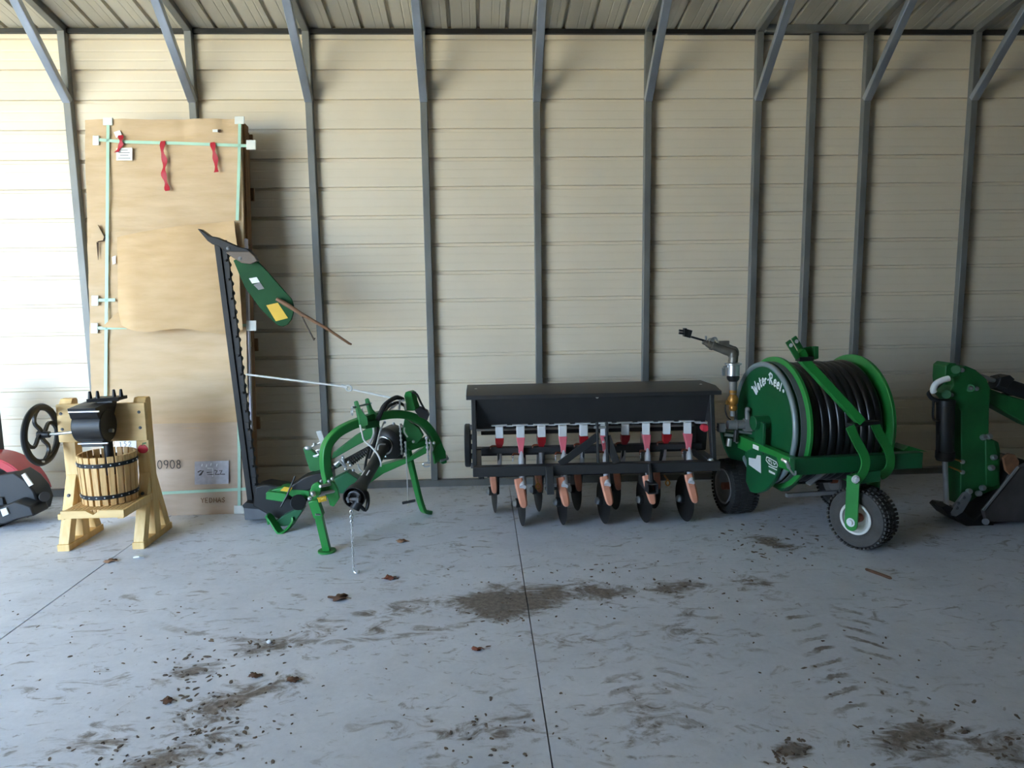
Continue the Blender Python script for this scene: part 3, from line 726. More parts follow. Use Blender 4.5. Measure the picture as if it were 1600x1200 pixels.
# ================================================================== SICKLE MOWER
def mower():
    root = thing('sickle_mower', 'green three-point sickle bar mower with raised black cutter bar', 'mower', (2.2, -1.2, 0))
    lin_y = lambda x: -1.5 + .65 * (x - 505) / 185
    P = lambda x, y: pt(x, y, lin_y(x))
    A, Bp = P(505, 770), P(690, 712); nrm = V((Bp.y - A.y, -(Bp.x - A.x), 0)).normalized()   # hitch plane normal, facing the viewer
    add = lambda b, n, m, par=root, **k: fin(b, n, m, par, **k)
    # arch
    path = curve([P(*q) for q in ((514, 754), (509, 733), (508, 710), (512.5, 693), (526, 677), (544, 666.5), (560, 660), (580, 653), (600, 648.5), (622, 647), (643, 651), (661, 661.5), (675, 678), (683, 695), (688, 712))], 5)
    b = B(); b.sweep(path, .055, .058, nrm); add(b, 'hitch_arch', 'green', bevel=.006)
    # left hitch bracket
    b = B(); b.prism([pt(x, y, -1.56) for x, y in ((505, 757), (512, 750), (522, 752), (529, 765), (531, 778), (522, 791), (516, 789), (513, 778), (508, 772))], (0, .03, 0))
    b.prism([pt(x, y, -1.64) for x, y in ((485, 766), (488, 757), (497, 752), (503, 758), (501, 772), (493, 779), (486, 778))], (0, .03, 0))
    b.bar(pt(492, 768, -1.63), pt(516, 760, -1.5), .05, .05); hb = add(b, 'hitch_bracket', 'green', bevel=.004)
    b = B(); b.cyl(pt(487, 774, -1.66), pt(528, 766, -1.55), .012, seg=12); b.ball(pt(489, 771, -1.68), .017); b.ball(pt(484, 779, -1.66), .014); add(b, 'hitch_pin', 'steel', hb)
    b = B(); s0, s1 = pt(497, 781.5, -1.67), pt(510, 778.5, -1.65); d = (s1 - s0); e1 = d.orthogonal().normalized(); e2 = d.normalized().cross(e1)
    b.tube([s0 + d * (k / 60) + (e1 * cos(k * .63) + e2 * sin(k * .63)) * .013 for k in range(61)], .0048, 6); add(b, 'coil_spring', 'spring', label='yellow coil spring')
    b = B()
    for x, y in ((514, 752), (519, 748), (502, 752)): b.ball(pt(x, y, -1.6), .012)
    b.cyl(pt(500, 760, -1.66), pt(516, 757, -1.58), .009, seg=8); fins(b, 'clip_pin', 'steel', hb)
    # stand
    b = B(); b.bar(pt(490, 780, -1.6), pt(499, 806, -1.585), .062, .055, side=(1, 0, 0)); st = add(b, 'stand_sleeve', 'green', bevel=.004)
    ft = fl(511, 862); b = B(); b.bar(pt(497, 800, -1.585), V((ft.x, ft.y + .0, .012)), .048, .042, side=(1, 0, 0)); add(b, 'stand_leg', 'green', bevel=.004)
    b = B(); b.cyl((ft.x, ft.y, 0), (ft.x, ft.y, .012), .058, seg=20); add(b, 'stand_foot', 'green', bevel=.002)
    b = B(); b.cyl(pt(493, 804, -1.63), pt(504, 804, -1.6), .007, seg=8); add(b, 'stand_pin', 'steel')
    # right leg
    b = B(); lp = [pt(x, y, Y) for x, y, Y in ((633, 672, -.99), (637, 700, -.97), (641, 720, -.95), (648, 750, -.92), (655, 778, -.89), (659, 791, -.875), (663, 799, -.86))]; f2 = fl(668, 803); lp.append(V((f2.x + .02, f2.y, .012)))
    b.sweep(curve(lp, 4), .05, .028, (.75, -.66, 0)); add(b, 'rest_leg', 'green', bevel=.004)
    # right hitch end
    b = B(); b.prism([P(x, y) - nrm * -.03 for x, y in ((678, 694), (684, 690), (691, 704), (693, 722), (687, 724), (681, 719), (675, 724), (672, 706))], nrm * .02)
    b.bar(P(634, 697), P(668, 687), .02, .05); b.prism([P(x, y) for x, y in ((634, 698), (668, 684), (670, 694), (640, 704))], nrm * .03); add(b, 'hitch_plate', 'green', bevel=.003)
    b = B(); b.cyl(P(682, 719) + nrm * .04, P(696, 715) + nrm * .03, .011, seg=10); b.ball(P(697, 715), .015, (1, 1, 1.6)); add(b, 'hitch_pin', 'zinc')
    # main frame arms
    b = B(); b.prism([pt(x, y, -.95 + .0 * x) for x, y in ((672, 690), (671, 704), (640, 720), (600, 738), (580, 752), (545, 768), (535, 757), (560, 742), (600, 724), (640, 713))], (0, .09, 0)); add(b, 'main_beam', 'green', bevel=.005)
    b = B(); b.prism([pt(x, y, -.86) for x, y in ((590, 660), (596, 676), (560, 694), (525, 714), (519, 716), (522, 706), (556, 680))], (0, .07, 0)); add(b, 'upper_arm', 'green2', bevel=.005)
    b = B(); b.prism([pt(x, y, -.98) for x, y in ((633, 652), (655, 668), (662, 680), (652, 692), (634, 697), (628, 676))], (0, .06, 0)); add(b, 'side_plate', 'green2', bevel=.004)
    b = B(); b.prism([pt(x, y, -1.15) for x, y in ((520, 748), (545, 735), (560, 745), (566, 758), (548, 768), (528, 768))], (0, .1, 0)); add(b, 'lower_plate', 'dgreen', bevel=.004)
    # tilt rod, spring, linkage
    b = B(); b.cyl(pt(520, 731, -1.08), pt(592, 692, -1.0), .017, seg=12); add(b, 'tilt_rod', 'black')
    b = B(); b.cyl(pt(524, 727, -1.12), pt(536, 717, -1.12), .02, .012, seg=10); b.cyl(pt(531, 719, -1.14), pt(541, 730, -1.14), .012, seg=8); b.cyl(pt(535, 712, -1.14), pt(538, 724, -1.14), .009, seg=8)
    for x, y in ((545, 722), (548, 727), (540, 733), (544, 738), (540, 745), (536, 715), (552, 735)): b.ball(pt(x, y, -1.15), .011)
    b.tube(curve([pt(534, 757, -1.16), pt(538, 752, -1.16), pt(540, 747, -1.16), pt(546, 746, -1.16), pt(542, 754, -1.16)], 4), .005, 6); fins(b, 'linkage', 'steel', root)
    b = B(); s0, s1 = pt(545, 725, -1.1), pt(577, 702, -1.05); d = s1 - s0; e1 = d.orthogonal().normalized(); e2 = d.normalized().cross(e1)
    b.tube([s0 + d * (k / 90) + (e1 * cos(k * .75) + e2 * sin(k * .75)) * .02 for k in range(91)], .006, 6); add(b, 'tension_spring', 'black')
    b = B(); b.cyl(s0, s1, .006, seg=8); add(b, 'spring_rod', 'steel')
    # pulley / gearbox housing
    gc = pt(608, 692, -1.0); b = B(); gax = (V((-.45, -.85, -.1))).normalized()
    b.lathe([(.03, -.1), (.105, -.1), (.115, -.08), (.115, .02), (.095, .045), (.055, .055), (.05, .09)], gc, gax, 32); b.prism([pt(x, y, -.93) for x, y in ((588, 672), (628, 668), (630, 714), (600, 716))], (0, .1, 0)); gb = add(b, 'gearbox', 'cast', bevel=.003)
    b = B(); b.ring(gc + gax * .06, gax, .062, .006, 28, 8)
    for a in range(5): b.ball(gc + gax * .06 + Z3 * (.08 * sin(a * 1.2)) + V((.08 * cos(a * 1.2), 0, 0)), .008, sub=1)
    fins(b, 'gearbox_bolt', 'zinc', gb)
    # drive shaft with cone guard
    p0, p1 = pt(603, 694, -1.06), pt(553, 778, -1.88); d = (p1 - p0).normalized(); L = (p1 - p0).length
    b = B(); b.lathe([(.046, 0), (.046, .05), (.037, .06), (.037, L - .19), (.041, L - .18), (.045, L - .13), (.062, L - .07), (.068, L), (.063, L), (.056, L - .065), (.03, L - .12)], p0, d, 32); ps = add(b, 'drive_shaft_guard', 'plast')
    b = B(); m = p0 + d * (L * .62); e = V((0, 0, 1)).cross(d).normalized(); up = d.cross(e)
    b.prism([m + d * a + (e * cos(t) * -1 + up * sin(t)) * .0385 for a, t in ((0, radians(60)), (.075, radians(60)), (.075, radians(120)), (0, radians(120)))], up * .003); add(b, 'shaft_label', 'paper', ps)
    b = B(); yk = p1 - d * .02; b.cyl(p1 - d * .1, p1 - d * .03, .026, seg=14); b.bar(yk + e * .028, yk + e * .028 + d * .05, .012, .034, side=e); b.bar(yk - e * .028, yk - e * .028 + d * .05, .012, .034, side=e); b.cyl(yk - e * .04 + d * .035, yk + e * .04 + d * .035, .01, seg=10)
    b.ring(yk + d * .01, d, .036, .006, 24, 8); add(b, 'yoke', 'greyp', ps)
    b = B(); b.cyl(pt(554, 795, -1.87), pt(561, 783, -1.86), .03, seg=14); b.tube(curve([pt(562, 765, -1.86), pt(573, 770, -1.85), pt(575, 785, -1.85), pt(571, 797, -1.86), pt(563, 790, -1.87)], 4), .011, 8); add(b, 'shaft_boot', 'plast', ps)
    # chain hanging from the shaft
    b = B(); top = pt(549, 798, -1.9); bot = fl(553, 896); n = 24
    for k in range(n):
        t = (k + .5) / n; c = top.lerp(V((bot.x, bot.y, .012)), t); ax = V((1, 0, 0)) if k % 2 else V((0, 1, .3)).normalized()
        sc_ = .0075 if k > 5 else .011
        dn = (bot - top).normalized(); sd = ax.cross(dn).normalized()
        b.tube([c + dn * (.012 * cos(2 * pi * q / 10)) * 1.0 + sd * (sc_ * .75 * sin(2 * pi * q / 10)) for q in range(10)], .0022 if k > 5 else .0035, 6, closed=True)
    b.tube(curve([V((bot.x, bot.y, .02)), V((bot.x + .012, bot.y - .012, .008)), V((bot.x + .03, bot.y - .01, .008)), V((bot.x + .028, bot.y + .01, .012))], 4), .005, 6); add(b, 'hanging_chain', 'zinc', label='thin bright chain hanging to the floor')
    # clevis ears
    for q, Y in ((((554, 628), (558, 626), (563, 640), (573, 652), (574, 664), (562, 668), (559, 652)), -1.34), (((571, 624), (575, 622), (581, 639), (592, 651), (592, 662), (580, 660), (576, 645)), -1.24)):
        b = B(); b.prism([pt(x, y, Y) for x, y in q], nrm * .022); add(b, 'clevis_ear', 'green2', bevel=.003)
    b = B(); b.bar(pt(566, 664, -1.3), pt(588, 660, -1.22), .07, .05); add(b, 'clevis_base', 'green2', bevel=.003)
    b = B(); b.cyl(pt(550, 637, -1.37), pt(580, 630, -1.22), .007, seg=8); b.ring(pt(550, 643, -1.36), (1, .4, 0), .025, .003, 20, 6); b.ring(pt(567, 644, -1.28), (1, .4, .2), .024, .003, 20, 6); b.ring(pt(577, 636, -1.2), (1, .4, .2), .024, .003, 20, 6); fins(b, 'top_link_pin', 'steel', root)
    # hoses and cables
    def hs(pts, r, m, nm, sub=6): b = B(); b.tube(curve([pt(*p) for p in pts], sub), r, 8); add(b, nm, m)
    hs([(586, 665, -1.2), (592, 652, -1.25), (599, 636, -1.25), (608, 627, -1.2), (620, 621, -1.12), (629, 624, -1.05)], .016, 'rubber', 'hydraulic_hose'); hs([(590, 660, -1.22), (588, 680, -1.2), (582, 700, -1.15), (576, 715, -1.1)], .013, 'rubber', 'hydraulic_hose')
    hs([(600, 643, -1.18), (610, 633, -1.15), (622, 629, -1.1), (632, 634, -1.05)], .011, 'rubber', 'hydraulic_hose'); hs([(576, 703, -1.2), (572, 720, -1.25), (568, 745, -1.3), (560, 760, -1.32)], .009, 'rubber', 'hydraulic_hose')
    hs([(562.5, 664, -1.38), (566, 678, -1.4), (569, 688, -1.4), (580, 698, -1.42), (590, 710, -1.45), (595, 722, -1.46), (595, 729, -1.46)], .0062, 'rope', 'white_cable')
    hs([(600, 660, -1.2), (594, 674, -1.25), (590, 690, -1.28), (587, 702, -1.3)], .0062, 'rope', 'white_cable'); hs([(559, 725, -1.3), (562, 733, -1.3), (567, 738, -1.3)], .0055, 'rope', 'white_cable')
    hs([(632, 668, -1.08), (632, 675, -1.08), (637, 683, -1.08)], .0055, 'rope', 'white_cable'); hs([(583, 665, -1.25), (584, 678, -1.25), (579, 690, -1.22), (576, 696, -1.2)], .008, 'zinc', 'steel_cable')
    hs([(590, 712, -1.25), (592, 696, -1.25), (602, 694, -1.22)], .005, 'rope', 'white_cable')
    b = B()
    for q in ((600, 640, 613, 629), (608, 641, 621, 631), (613, 628, 612, 636), (625, 625, 624, 640), (633, 630, 634, 640)): b.cyl(pt(q[0], q[1], -1.14), pt(q[2], q[3], -1.12), .007, seg=8)
    for x, y in ((601, 660), (615, 662), (626, 664), (646, 690), (667, 683), (672, 692), (678, 692), (628, 666)): b.ball(pt(x, y, -1.06), .011)
    fins(b, 'hose_fitting', 'steel', root)
    b = B(); b.prism([pt(x, y, -1.02) for x, y in ((635, 618), (637, 612), (642, 610), (647, 613), (649, 626), (653, 637), (650, 641), (636, 641), (634, 634), (638, 631))], (.03, .05, 0)); add(b, 'latch_bracket', 'green', bevel=.004)
    b = B(); b.tube(curve([pt(644, 613, -1.05), pt(651, 616, -1.05), pt(657, 628, -1.03), pt(664, 641, -1.0)], 5), .008, 8); b.prism([pt(x, y, -1.0) for x, y in ((648, 640), (656, 635), (668, 641), (671, 648), (668, 656), (655, 650))], (0, .06, 0)); add(b, 'latch_arm', 'black', bevel=.003)
    # short chains and cord with T handle
    def chain(p, q, n, r, nm):
        b = B(); p, q = V(p), V(q); d = (q - p) / n
        for k in range(n): b.ball(p + d * (k + .5), r, (.6, .6, 1.2) if k % 2 else (1, .6, 1.2), sub=1)
        add(b, nm, 'zinc')
    chain(pt(666, 683, -1.0), pt(670, 722, -1.0), 11, .012, 'short_chain'); b = B(); b.tube(curve([pt(672, 724, -1.0), pt(666, 723, -1.0), pt(661, 725, -1.0), pt(664, 729, -1.0), pt(672, 728, -1.0)], 4), .006, 6); add(b, 'chain_hook', 'steel')
    chain(pt(625, 665, -1.1), pt(628, 710, -1.08), 13, .010, 'short_chain')
    chain(pt(633, 690, -1.08), pt(635, 715, -1.06), 8, .009, 'short_chain')
    b = B(); b.tube([pt(634, 690, -1.08), pt(635.5, 730, -1.05), pt(637.5, 784, -1.0)], .0035, 6); b.ball(pt(637.5, 789, -1.0), .007); cd = add(b, 'pull_cord', 'rope')
    b = B(); b.bar(pt(628.5, 786, -1.0), pt(649, 782, -1.0), .018, .018); add(b, 'cord_handle', 'plast', cd, bevel=.003)
    # drive arm to the shoe, belt guard
    b = B(); b.prism([pt(x, y, -1.0) for x, y in ((455, 757), (478, 742), (500, 735), (520, 735), (522, 748), (500, 753), (485, 763), (460, 764))], (0, .14, 0)); add(b, 'drive_arm', 'black', bevel=.01)
    b = B(); b.prism([pt(x, y, -.95) for x, y in ((404, 756), (420, 752), (452, 757), (480, 762), (486, 776), (470, 790), (445, 808), (425, 800), (400, 786))], (0, .16, 0)); add(b, 'knife_drive', 'cast', bevel=.012)
    b = B(); b.prism([pt(x, y, -1.06) for x, y in ((418, 768), (421, 765.5), (449, 769), (451, 775), (444, 782), (418, 778))], (0, .08, 0)); b.prism([pt(x, y, -1.02) for x, y in ((424, 764), (446, 758), (486, 764), (486, 776), (465, 776), (449, 769))], (0, .1, 0)); cv = add(b, 'drive_cover', 'green', bevel=.004)
    b = B(); b.prism([pt(x, y, -1.075) for x, y in ((438, 766.5), (444, 760.5), (457, 762), (452, 769))], (0, .008, 0)); add(b, 'warning_decal', 'yellow', cv, label='yellow decal')
    b = B(); b.tube([pt(439, 792, -1.12), pt(448, 775, -1.12), pt(461, 744, -1.08)], .006, 8); add(b, 'lift_rod', 'black')
    b = B(); b.cyl(pt(466, 785, -1.12), pt(466, 785, -1.0), .055, seg=24); add(b, 'drive_wheel', 'cast', bevel=.004)
    b = B(); b.prism([pt(x, y, -1.02) for x, y in ((432, 812), (446, 802), (470, 790), (476, 794), (462, 815), (448, 818), (437, 818))], (0, .12, 0)); add(b, 'shoe_body', 'dgreen', bevel=.004)
    b = B(); sk = [pt(418, 805, -1.1), pt(424, 811, -1.1), fl(437, 832), fl(446, 831.5), pt(459, 815, -1.08), pt(460, 806, -1.06)]; sk[2].z = sk[3].z = .008; b.sweep(curve(sk, 3), .07, .014, (.25, 1, 0)); b.bar(pt(418, 803, -1.1), pt(421, 818, -1.1), .06, .012, side=(0, 1, 0)); add(b, 'skid_shoe', 'green', bevel=.002)
    b = B(); b.prism([pt(x, y, -.82) for x, y in ((387, 784), (425, 788), (424, 805), (389, 806.5))], (0, .2, 0)); bb = add(b, 'hinge_box', 'greyp', bevel=.008)
    b = B(); b.ball(pt(410, 793, -.925), .015); b.bolt(pt(410, 793, -.922), (0, -1, 0), .013); add(b, 'bolt', 'white', bb)
    b = B(); b.prism([pt(x, y, -.84) for x, y in ((386, 783), (391, 778), (424, 783), (426, 790), (388, 787))], (0, .22, 0)); add(b, 'hinge_top', 'cast', bb, bevel=.004)
    # bracket cluster left of the arch
    b = B(); b.prism([pt(x, y, -.95) for x, y in ((475, 700), (480, 697), (500, 712), (502, 735), (486, 735), (480, 718))], (0, .05, 0)); add(b, 'side_bracket', 'green2', bevel=.003)
    b = B(); b.bar(pt(498, 673, -1.05), pt(507, 698, -1.05), .038, .012, side=(1, 0, -.3)); add(b, 'flat_strap', 'zinc', bevel=.002)
    b = B(); b.cyl(pt(480, 701, -1.0), pt(502, 691, -1.0), .007, seg=8); b.ball(pt(481, 700, -1.02), .018, (1.4, 1, 1)); b.ball(pt(491, 694, -1.02), .012); b.tube(curve([pt(502, 703, -1.02), pt(495, 704, -1.02), pt(498, 710, -1.02), pt(490, 713, -1.02), pt(496, 713, -1.02)], 4), .008, 8); fins(b, 'linch_pin', 'zinc', root)
    # cutter bar
    bb0, bb1 = pt(397.5, 790, -.86), pt(344.5, 376, -.80); d = (bb1 - bb0).normalized(); sd = V((1, 0, 0)); sd = (sd - d * sd.dot(d)).normalized(); nn = sd.cross(d); LB = (bb1 - bb0).length
    b = B(); b.bar(bb0, bb1, .088, .018, side=sd); b.bar(bb0 + nn * .016 - sd * .02, bb1 + nn * .016 - sd * .02, .04, .012, side=sd); cb = add(b, 'cutter_bar', 'bar', bevel=.003)
    for k in range(26):
        c = bb0 + d * (.14 + (LB - .24) * k / 25); b = B()
        b.prism([c - nn * .009 + sd * .03 - d * .024, c - nn * .009 + sd * .03 + d * .024, c - nn * .075 + sd * .02 + d * .006, c - nn * .075 + sd * .02 - d * .006], sd * .022); add(b, 'knife_guard', 'bar', cb)
    b = B()
    for k in range(13):
        c = bb0 + d * (.16 + (LB - .3) * k / 12); b.ball(c + nn * .012 + sd * .028, .011, sub=1); b.box(c + nn * .01 + sd * .026 + d * .03, (.026, .012, .05))
    fins(b, 'hold_down_clip', 'bar', cb)
    b = B(); b.prism([pt(x, y, -.82) for x, y in ((311, 358), (316, 358.5), (330, 369), (341, 371), (352, 376), (375, 386), (389, 389), (398, 399), (404, 408), (395, 411), (380, 411), (358, 396), (345, 386), (334, 382), (327, 377))], (0, .07, 0)); sh = add(b, 'outer_shoe', 'bar', bevel=.006)
    b = B(); b.prism([pt(x, y, -.87) for x, y in ((353, 395), (358, 393), (390, 393), (398, 400), (403, 408), (392, 413), (378, 411), (365, 403))], (0, .02, 0)); b2 = add(b, 'shoe_cap', 'shoe', sh, bevel=.005)
    b = B(); b.bolt(pt(375, 404, -.88), (0, -1, 0), .009); b.bolt(pt(356, 388, -.86), (0, -1, 0), .008); fins(b, 'bolt', 'grey', sh)
    b = B(); b.prism([pt(x, y, -.80) for x, y in ((365, 407), (372, 404), (395, 405), (404, 409), (420, 426), (440, 449), (456, 467), (459, 477), (459, 489), (456, 499), (450, 507), (443, 510), (436, 509), (428, 503), (407, 482), (383, 449))], (0, .018, 0)); sb = add(b, 'swath_board', 'board', bevel=.004, label='green rounded swath board')
    for q, m in ((((389, 435), (401, 433), (406, 441), (394, 443)), 'paper'), (((396, 445), (406, 441), (413, 451), (404, 453)), 'grey'), (((416, 477), (434, 473), (450, 497), (431, 502)), 'yellow')):
        b = B(); b.prism([pt(x, y, -.813) for x, y in q], (0, .002, 0)); add(b, 'decal', m, sb)
    b = B(); b.tube([pt(432, 467, -.84), pt(445, 474, -.84), pt(470, 490, -.83), pt(510, 513, -.82), pt(546, 537, -.80), pt(549, 538, -.79)], [.013, .017, .013, .011, .009, .007], 10); add(b, 'grass_stick', 'handle', label='brown wooden grass stick')
    b = B(); b.tube([pt(472, 495, -.84), pt(480, 511, -.84), pt(491, 532, -.83), pt(492, 528, -.83)], .006, 8); add(b, 'grass_rod', 'shoe')
    # transport rod
    a0, a1, a2 = pt(385, 585, -.88), pt(538, 604, -1.0), pt(632, 626, -1.08)
    b = B(); b.tube([a0, a1, a1.lerp(a2, .06)], .0075, 8); b.tube([pt(552, 609, -1.01), a2], .0075, 8); b.ring(pt(545, 606.5, -1.01), (.2, 1, .2), .021, .006, 20, 8); b.cyl(pt(533, 602.5, -1), pt(543, 605, -1), .012, seg=10); add(b, 'transport_rod', 'rope', label='pale rod tying the raised bar to the hitch')
mower()

# ================================================================== SEED DRILL
def drill():
    root = thing('seed_drill', 'black seed drill with long hopper and pink funnels standing on coulter discs', 'seed drill', (3.93, -1.0, 0))
    add = lambda b, n, m, par=root, **k: fin(b, n, m, par, **k)
    xa, xb = 3.067, 4.795
    # hopper
    b = B(); prof = [(-1.075, .928), (-.985, .722), (-.95, .672), (-.72, .672), (-.66, .722), (-.625, .928)]
    b.prism([((xa + xb) / 2, y, z) for y, z in prof], (xb - xa - .06, 0, 0)); hp = add(b, 'hopper', 'blk_m', bevel=.005)
    b = B(); b.bolt(((pt(933, 621, -1.07)).x, -1.072, .905), (0, -1, 0), .008); b.bolt((xb - .05, -.9, .95), (0, 0, 1), .01); b.bolt((xa + .03, -.9, .95), (0, 0, 1), .01); fins(b, 'bolt', 'zinc', hp)
    b = B(); b.prism([((xa + xb) / 2 + .0, y, z) for y, z in ((-.62, .93), (-.62, .95), (-.97, .957), (-1.1, .934), (-1.104, .906), (-1.096, .906), (-1.09, .925), (-.96, .945))], (xb - xa + .075, 0, 0)); add(b, 'lid', 'blk_m', bevel=.003)
    # end plates and frame
    for x in (xa + .012, xb - .022):
        b = B(); b.prism([(x, -1.08, .92), (x, -1.08, .86), (x, -1.16, .45), (x, -1.11, .45), (x, -1.03, .70), (x, -.68, .70), (x, -.6, .45), (x, -.55, .45), (x, -.62, .92)], (.03, 0, 0)); add(b, 'end_plate', 'blk_m', bevel=.003)
    b = B(); b.span((xa, -1.22, .384), (xb, -1.15, .453)); fb = add(b, 'front_beam', 'blk_m', bevel=.005)
    b = B(); b.span((xa, -.66, .40), (xb, -.59, .46)); add(b, 'rear_beam', 'blk_m', bevel=.005)
    for x in (xa + .03, xb - .03): b = B(); b.span((x - .03, -1.15, .39), (x + .03, -.66, .45)); add(b, 'side_beam', 'blk_m', bevel=.005)
    b = B(); b.span((xa + .06, -1.0, .495), (xb - .06, -.95, .535)); add(b, 'gang_bar', 'blk_m', bevel=.004)
    b = B(); b.span((xa + .06, -.76, .585), (xb - .06, -.72, .625)); add(b, 'lift_bar', 'blk_m', bevel=.004)
    b = B(); b.cyl((xa, -.90, .655), (xb, -.90, .655), .012, seg=12); add(b, 'meter_shaft', 'zinc')
    b = B(); b.bolt((xb - .06, -1.19, .455), (0, 0, 1), .016, .014); add(b, 'bolt', 'zinc', fb)
    # metering cups with funnels and tubes
    def cup_parts(x, frontrow, yaw, bx_=0):
        cu = bpy.data.objects.new('seed_meter', None)
        b = B(); R = MX.Rotation(yaw, 3, 'Z')
        b.box((x, -.985, .70), (.115, .04, .009)); c = V((x, -1.0, .655)); b.box(c, (.056, .056, .082), R)
        sm = add(b, 'seed_meter', 'meter', bevel=.004)
        b = B(); n = 12
        def rect(z, w, d, cy): return [V((x + sx * w / 2, cy + sy * d / 2, z)) for sx, sy in ((-1, -1), (1, -1), (1, 1), (-1, 1))]
        if frontrow:
            b.rings([rect(.615, .06, .055, -1.005), rect(.60, .058, .055, -1.008), rect(.535, .036, .036, -1.03), rect(.50, .033, .033, -1.04)]); add(b, 'funnel', 'pink', sm, bevel=.003)
            b = B(); b.tube(curve([(x, -1.035, .515), (x, -1.06, .47), (x * .7 + bx_ * .3, -1.11, .40), (x * .3 + bx_ * .7, -1.19, .355), (bx_, -1.258, .315)], 4), [.018] * 4 + [.023] * 13, 14); add(b, 'seed_tube', 'tube', sm)
            b = B(); b.tube(curve([(x - .015, -1.06, .50), (x - .05, -1.07, .51), (x - .062, -1.09, .50), (x - .062, -1.10, .485)], 4), .007, 8); add(b, 'latch_lever', 'rust', sm)
            b = B(); b.cyl((x - .062, -1.10, .50), (x - .062, -1.10, .46), .005, seg=8); add(b, 'latch_pin', 'steel', sm)
        else:
            for s, t in (((.062, .055, -1.0), (.054, .05, -.99)),):
                o1, i1 = rect(.612, *s), rect(.612, *t); b.rings([rect(.53, .032, .032, -.96), rect(.575, .058, .053, -.99), o1, i1, rect(.575, .048, .044, -.985)], caps=True)
            add(b, 'funnel', 'dred', sm, bevel=.002)
            b = B(); b.cyl((x, -.96, .54), (x, -.94, .47), .0165, seg=14); b.cyl((x, -.94, .475), (x, -.91, .34), .017, seg=14); add(b, 'seed_tube', 'tube', sm)
            b = B(); b.tube(curve([(x - .01, -.97, .545), (x - .05, -.985, .55), (x - .066, -.99, .54), (x - .066, -.995, .525)], 4), .007, 8); add(b, 'latch_lever', 'rust', sm)
            b = B(); b.cyl((x - .066, -.995, .54), (x - .066, -.995, .50), .004, seg=8); add(b, 'latch_pin', 'steel', sm)
    cx = [3.259 + .1515 * i for i in range(10)]
    fx = [3.402, 3.690, 3.988, 4.282, 4.574]
    for i, x in enumerate(cx): cup_parts(x, i % 2 == 1, radians(0 if i < 5 else -14), fx[i // 2] + .006 if i % 2 else 0)
    # coulter discs: front row and back row, slightly toed
    ta = radians(7.5); dax = V((cos(ta), sin(ta), 0)); dfw = V((sin(ta), -cos(ta), 0))
    def disc(c, sz=.165):
        b = B(); b.lathe([(.03, .012), (.06, .006), (sz - .03, .002), (sz, 0), (sz - .03, -.003), (.06, -.006), (.03, -.012)], c, dax, 48); dk = add(b, 'coulter_disc', 'bar')
        b = B(); b.cyl(c - dax * .04, c + dax * .03, .034, seg=18); add(b, 'disc_hub', 'cast', dk, bevel=.004)
        b = B(); b.lathe([(.026, 0), (.023, .014), (.012, .022)], c - dax * .04, -dax, 14); add(b, 'hub_bolt', 'steel', dk)
        return dk
    def boot(top, bot, w, nm='seed_boot'):
        b = B(); d = (bot - top).normalized(); sd = V((1, 0, 0)); sd = (sd - d * sd.dot(d)).normalized(); n = sd.cross(d); L = (bot - top).length
        rr = []
        for t, k in ((0, .9), (.15, 1), (.5, .98), (.8, .88), (.93, .72), (.985, .45), (1, .2)):
            p = top + d * (L * t); hw = w / 2 * k; rr.append([p - sd * hw, p - sd * hw * .9 - n * .012 * 0 + n * .004, p + sd * hw * .9 + n * .004, p + sd * hw, p + sd * hw * .62 - n * .012, p - sd * hw * .62 - n * .012])
        b.rings(rr); add(b, nm, 'boot', bevel=.003)
    fx = [3.402, 3.690, 3.988, 4.282, 4.574]
    for j, x in enumerate(fx):
        c = V((x, -1.16, .165)) - dfw * .0 ; c = V((x - dfw.x * .0, -1.12, .165)); disc(c)
        t = V((x - .024 + .004 * j, -1.225, .37)); e = V((x + .014 + .005 * j, -1.275, .175)); boot(t, e, .066)
        b = B(); b.bar((x + .036, -.98, .5), (x + .034, -1.11, .15), .014, .045, side=(1, 0, 0)); add(b, 'disc_arm', 'blk_m', bevel=.003)
    bx = [3.215, 3.545, 3.835, 4.125, 4.42]
    for j, x in enumerate(bx):
        disc(V((x, -.80, .165)))
        boot(V((x - .01, -.93, .36)), V((x + .005, -.96, .19)), .055)
        b = B(); b.bar((x + .036, -.95, .5), (x + .034, -.80, .15), .014, .045, side=(1, 0, 0)); add(b, 'disc_arm', 'blk_m', bevel=.003)
    b = B(); b.span((xa + .1, -.70, .24), (xb - .1, -.62, .31)); add(b, 'press_bar', 'cast', bevel=.004)
    # mast
    xm = [pt(935, 690, -1.2).x, pt(950, 690, -1.2).x]
    for x, xo in zip(xm, (-.27, .06)):
        b = B(); b.bar((x, -1.135, .735), (x, -1.185, .46), .014, .05, side=(1, 0, 0)); b.bar((x, -1.16, .64), (x + xo, -1.2, .455), .012, .05, side=(0, 1, 0)); add(b, 'mast', 'blk_m', bevel=.002)
    b = B(); b.cyl((xm[0] - .02, -1.145, .70), (xm[1] + .02, -1.145, .70), .01, seg=10); b.ball((xm[0] + .04, -1.17, .60), .01); add(b, 'mast_pin', 'zinc')
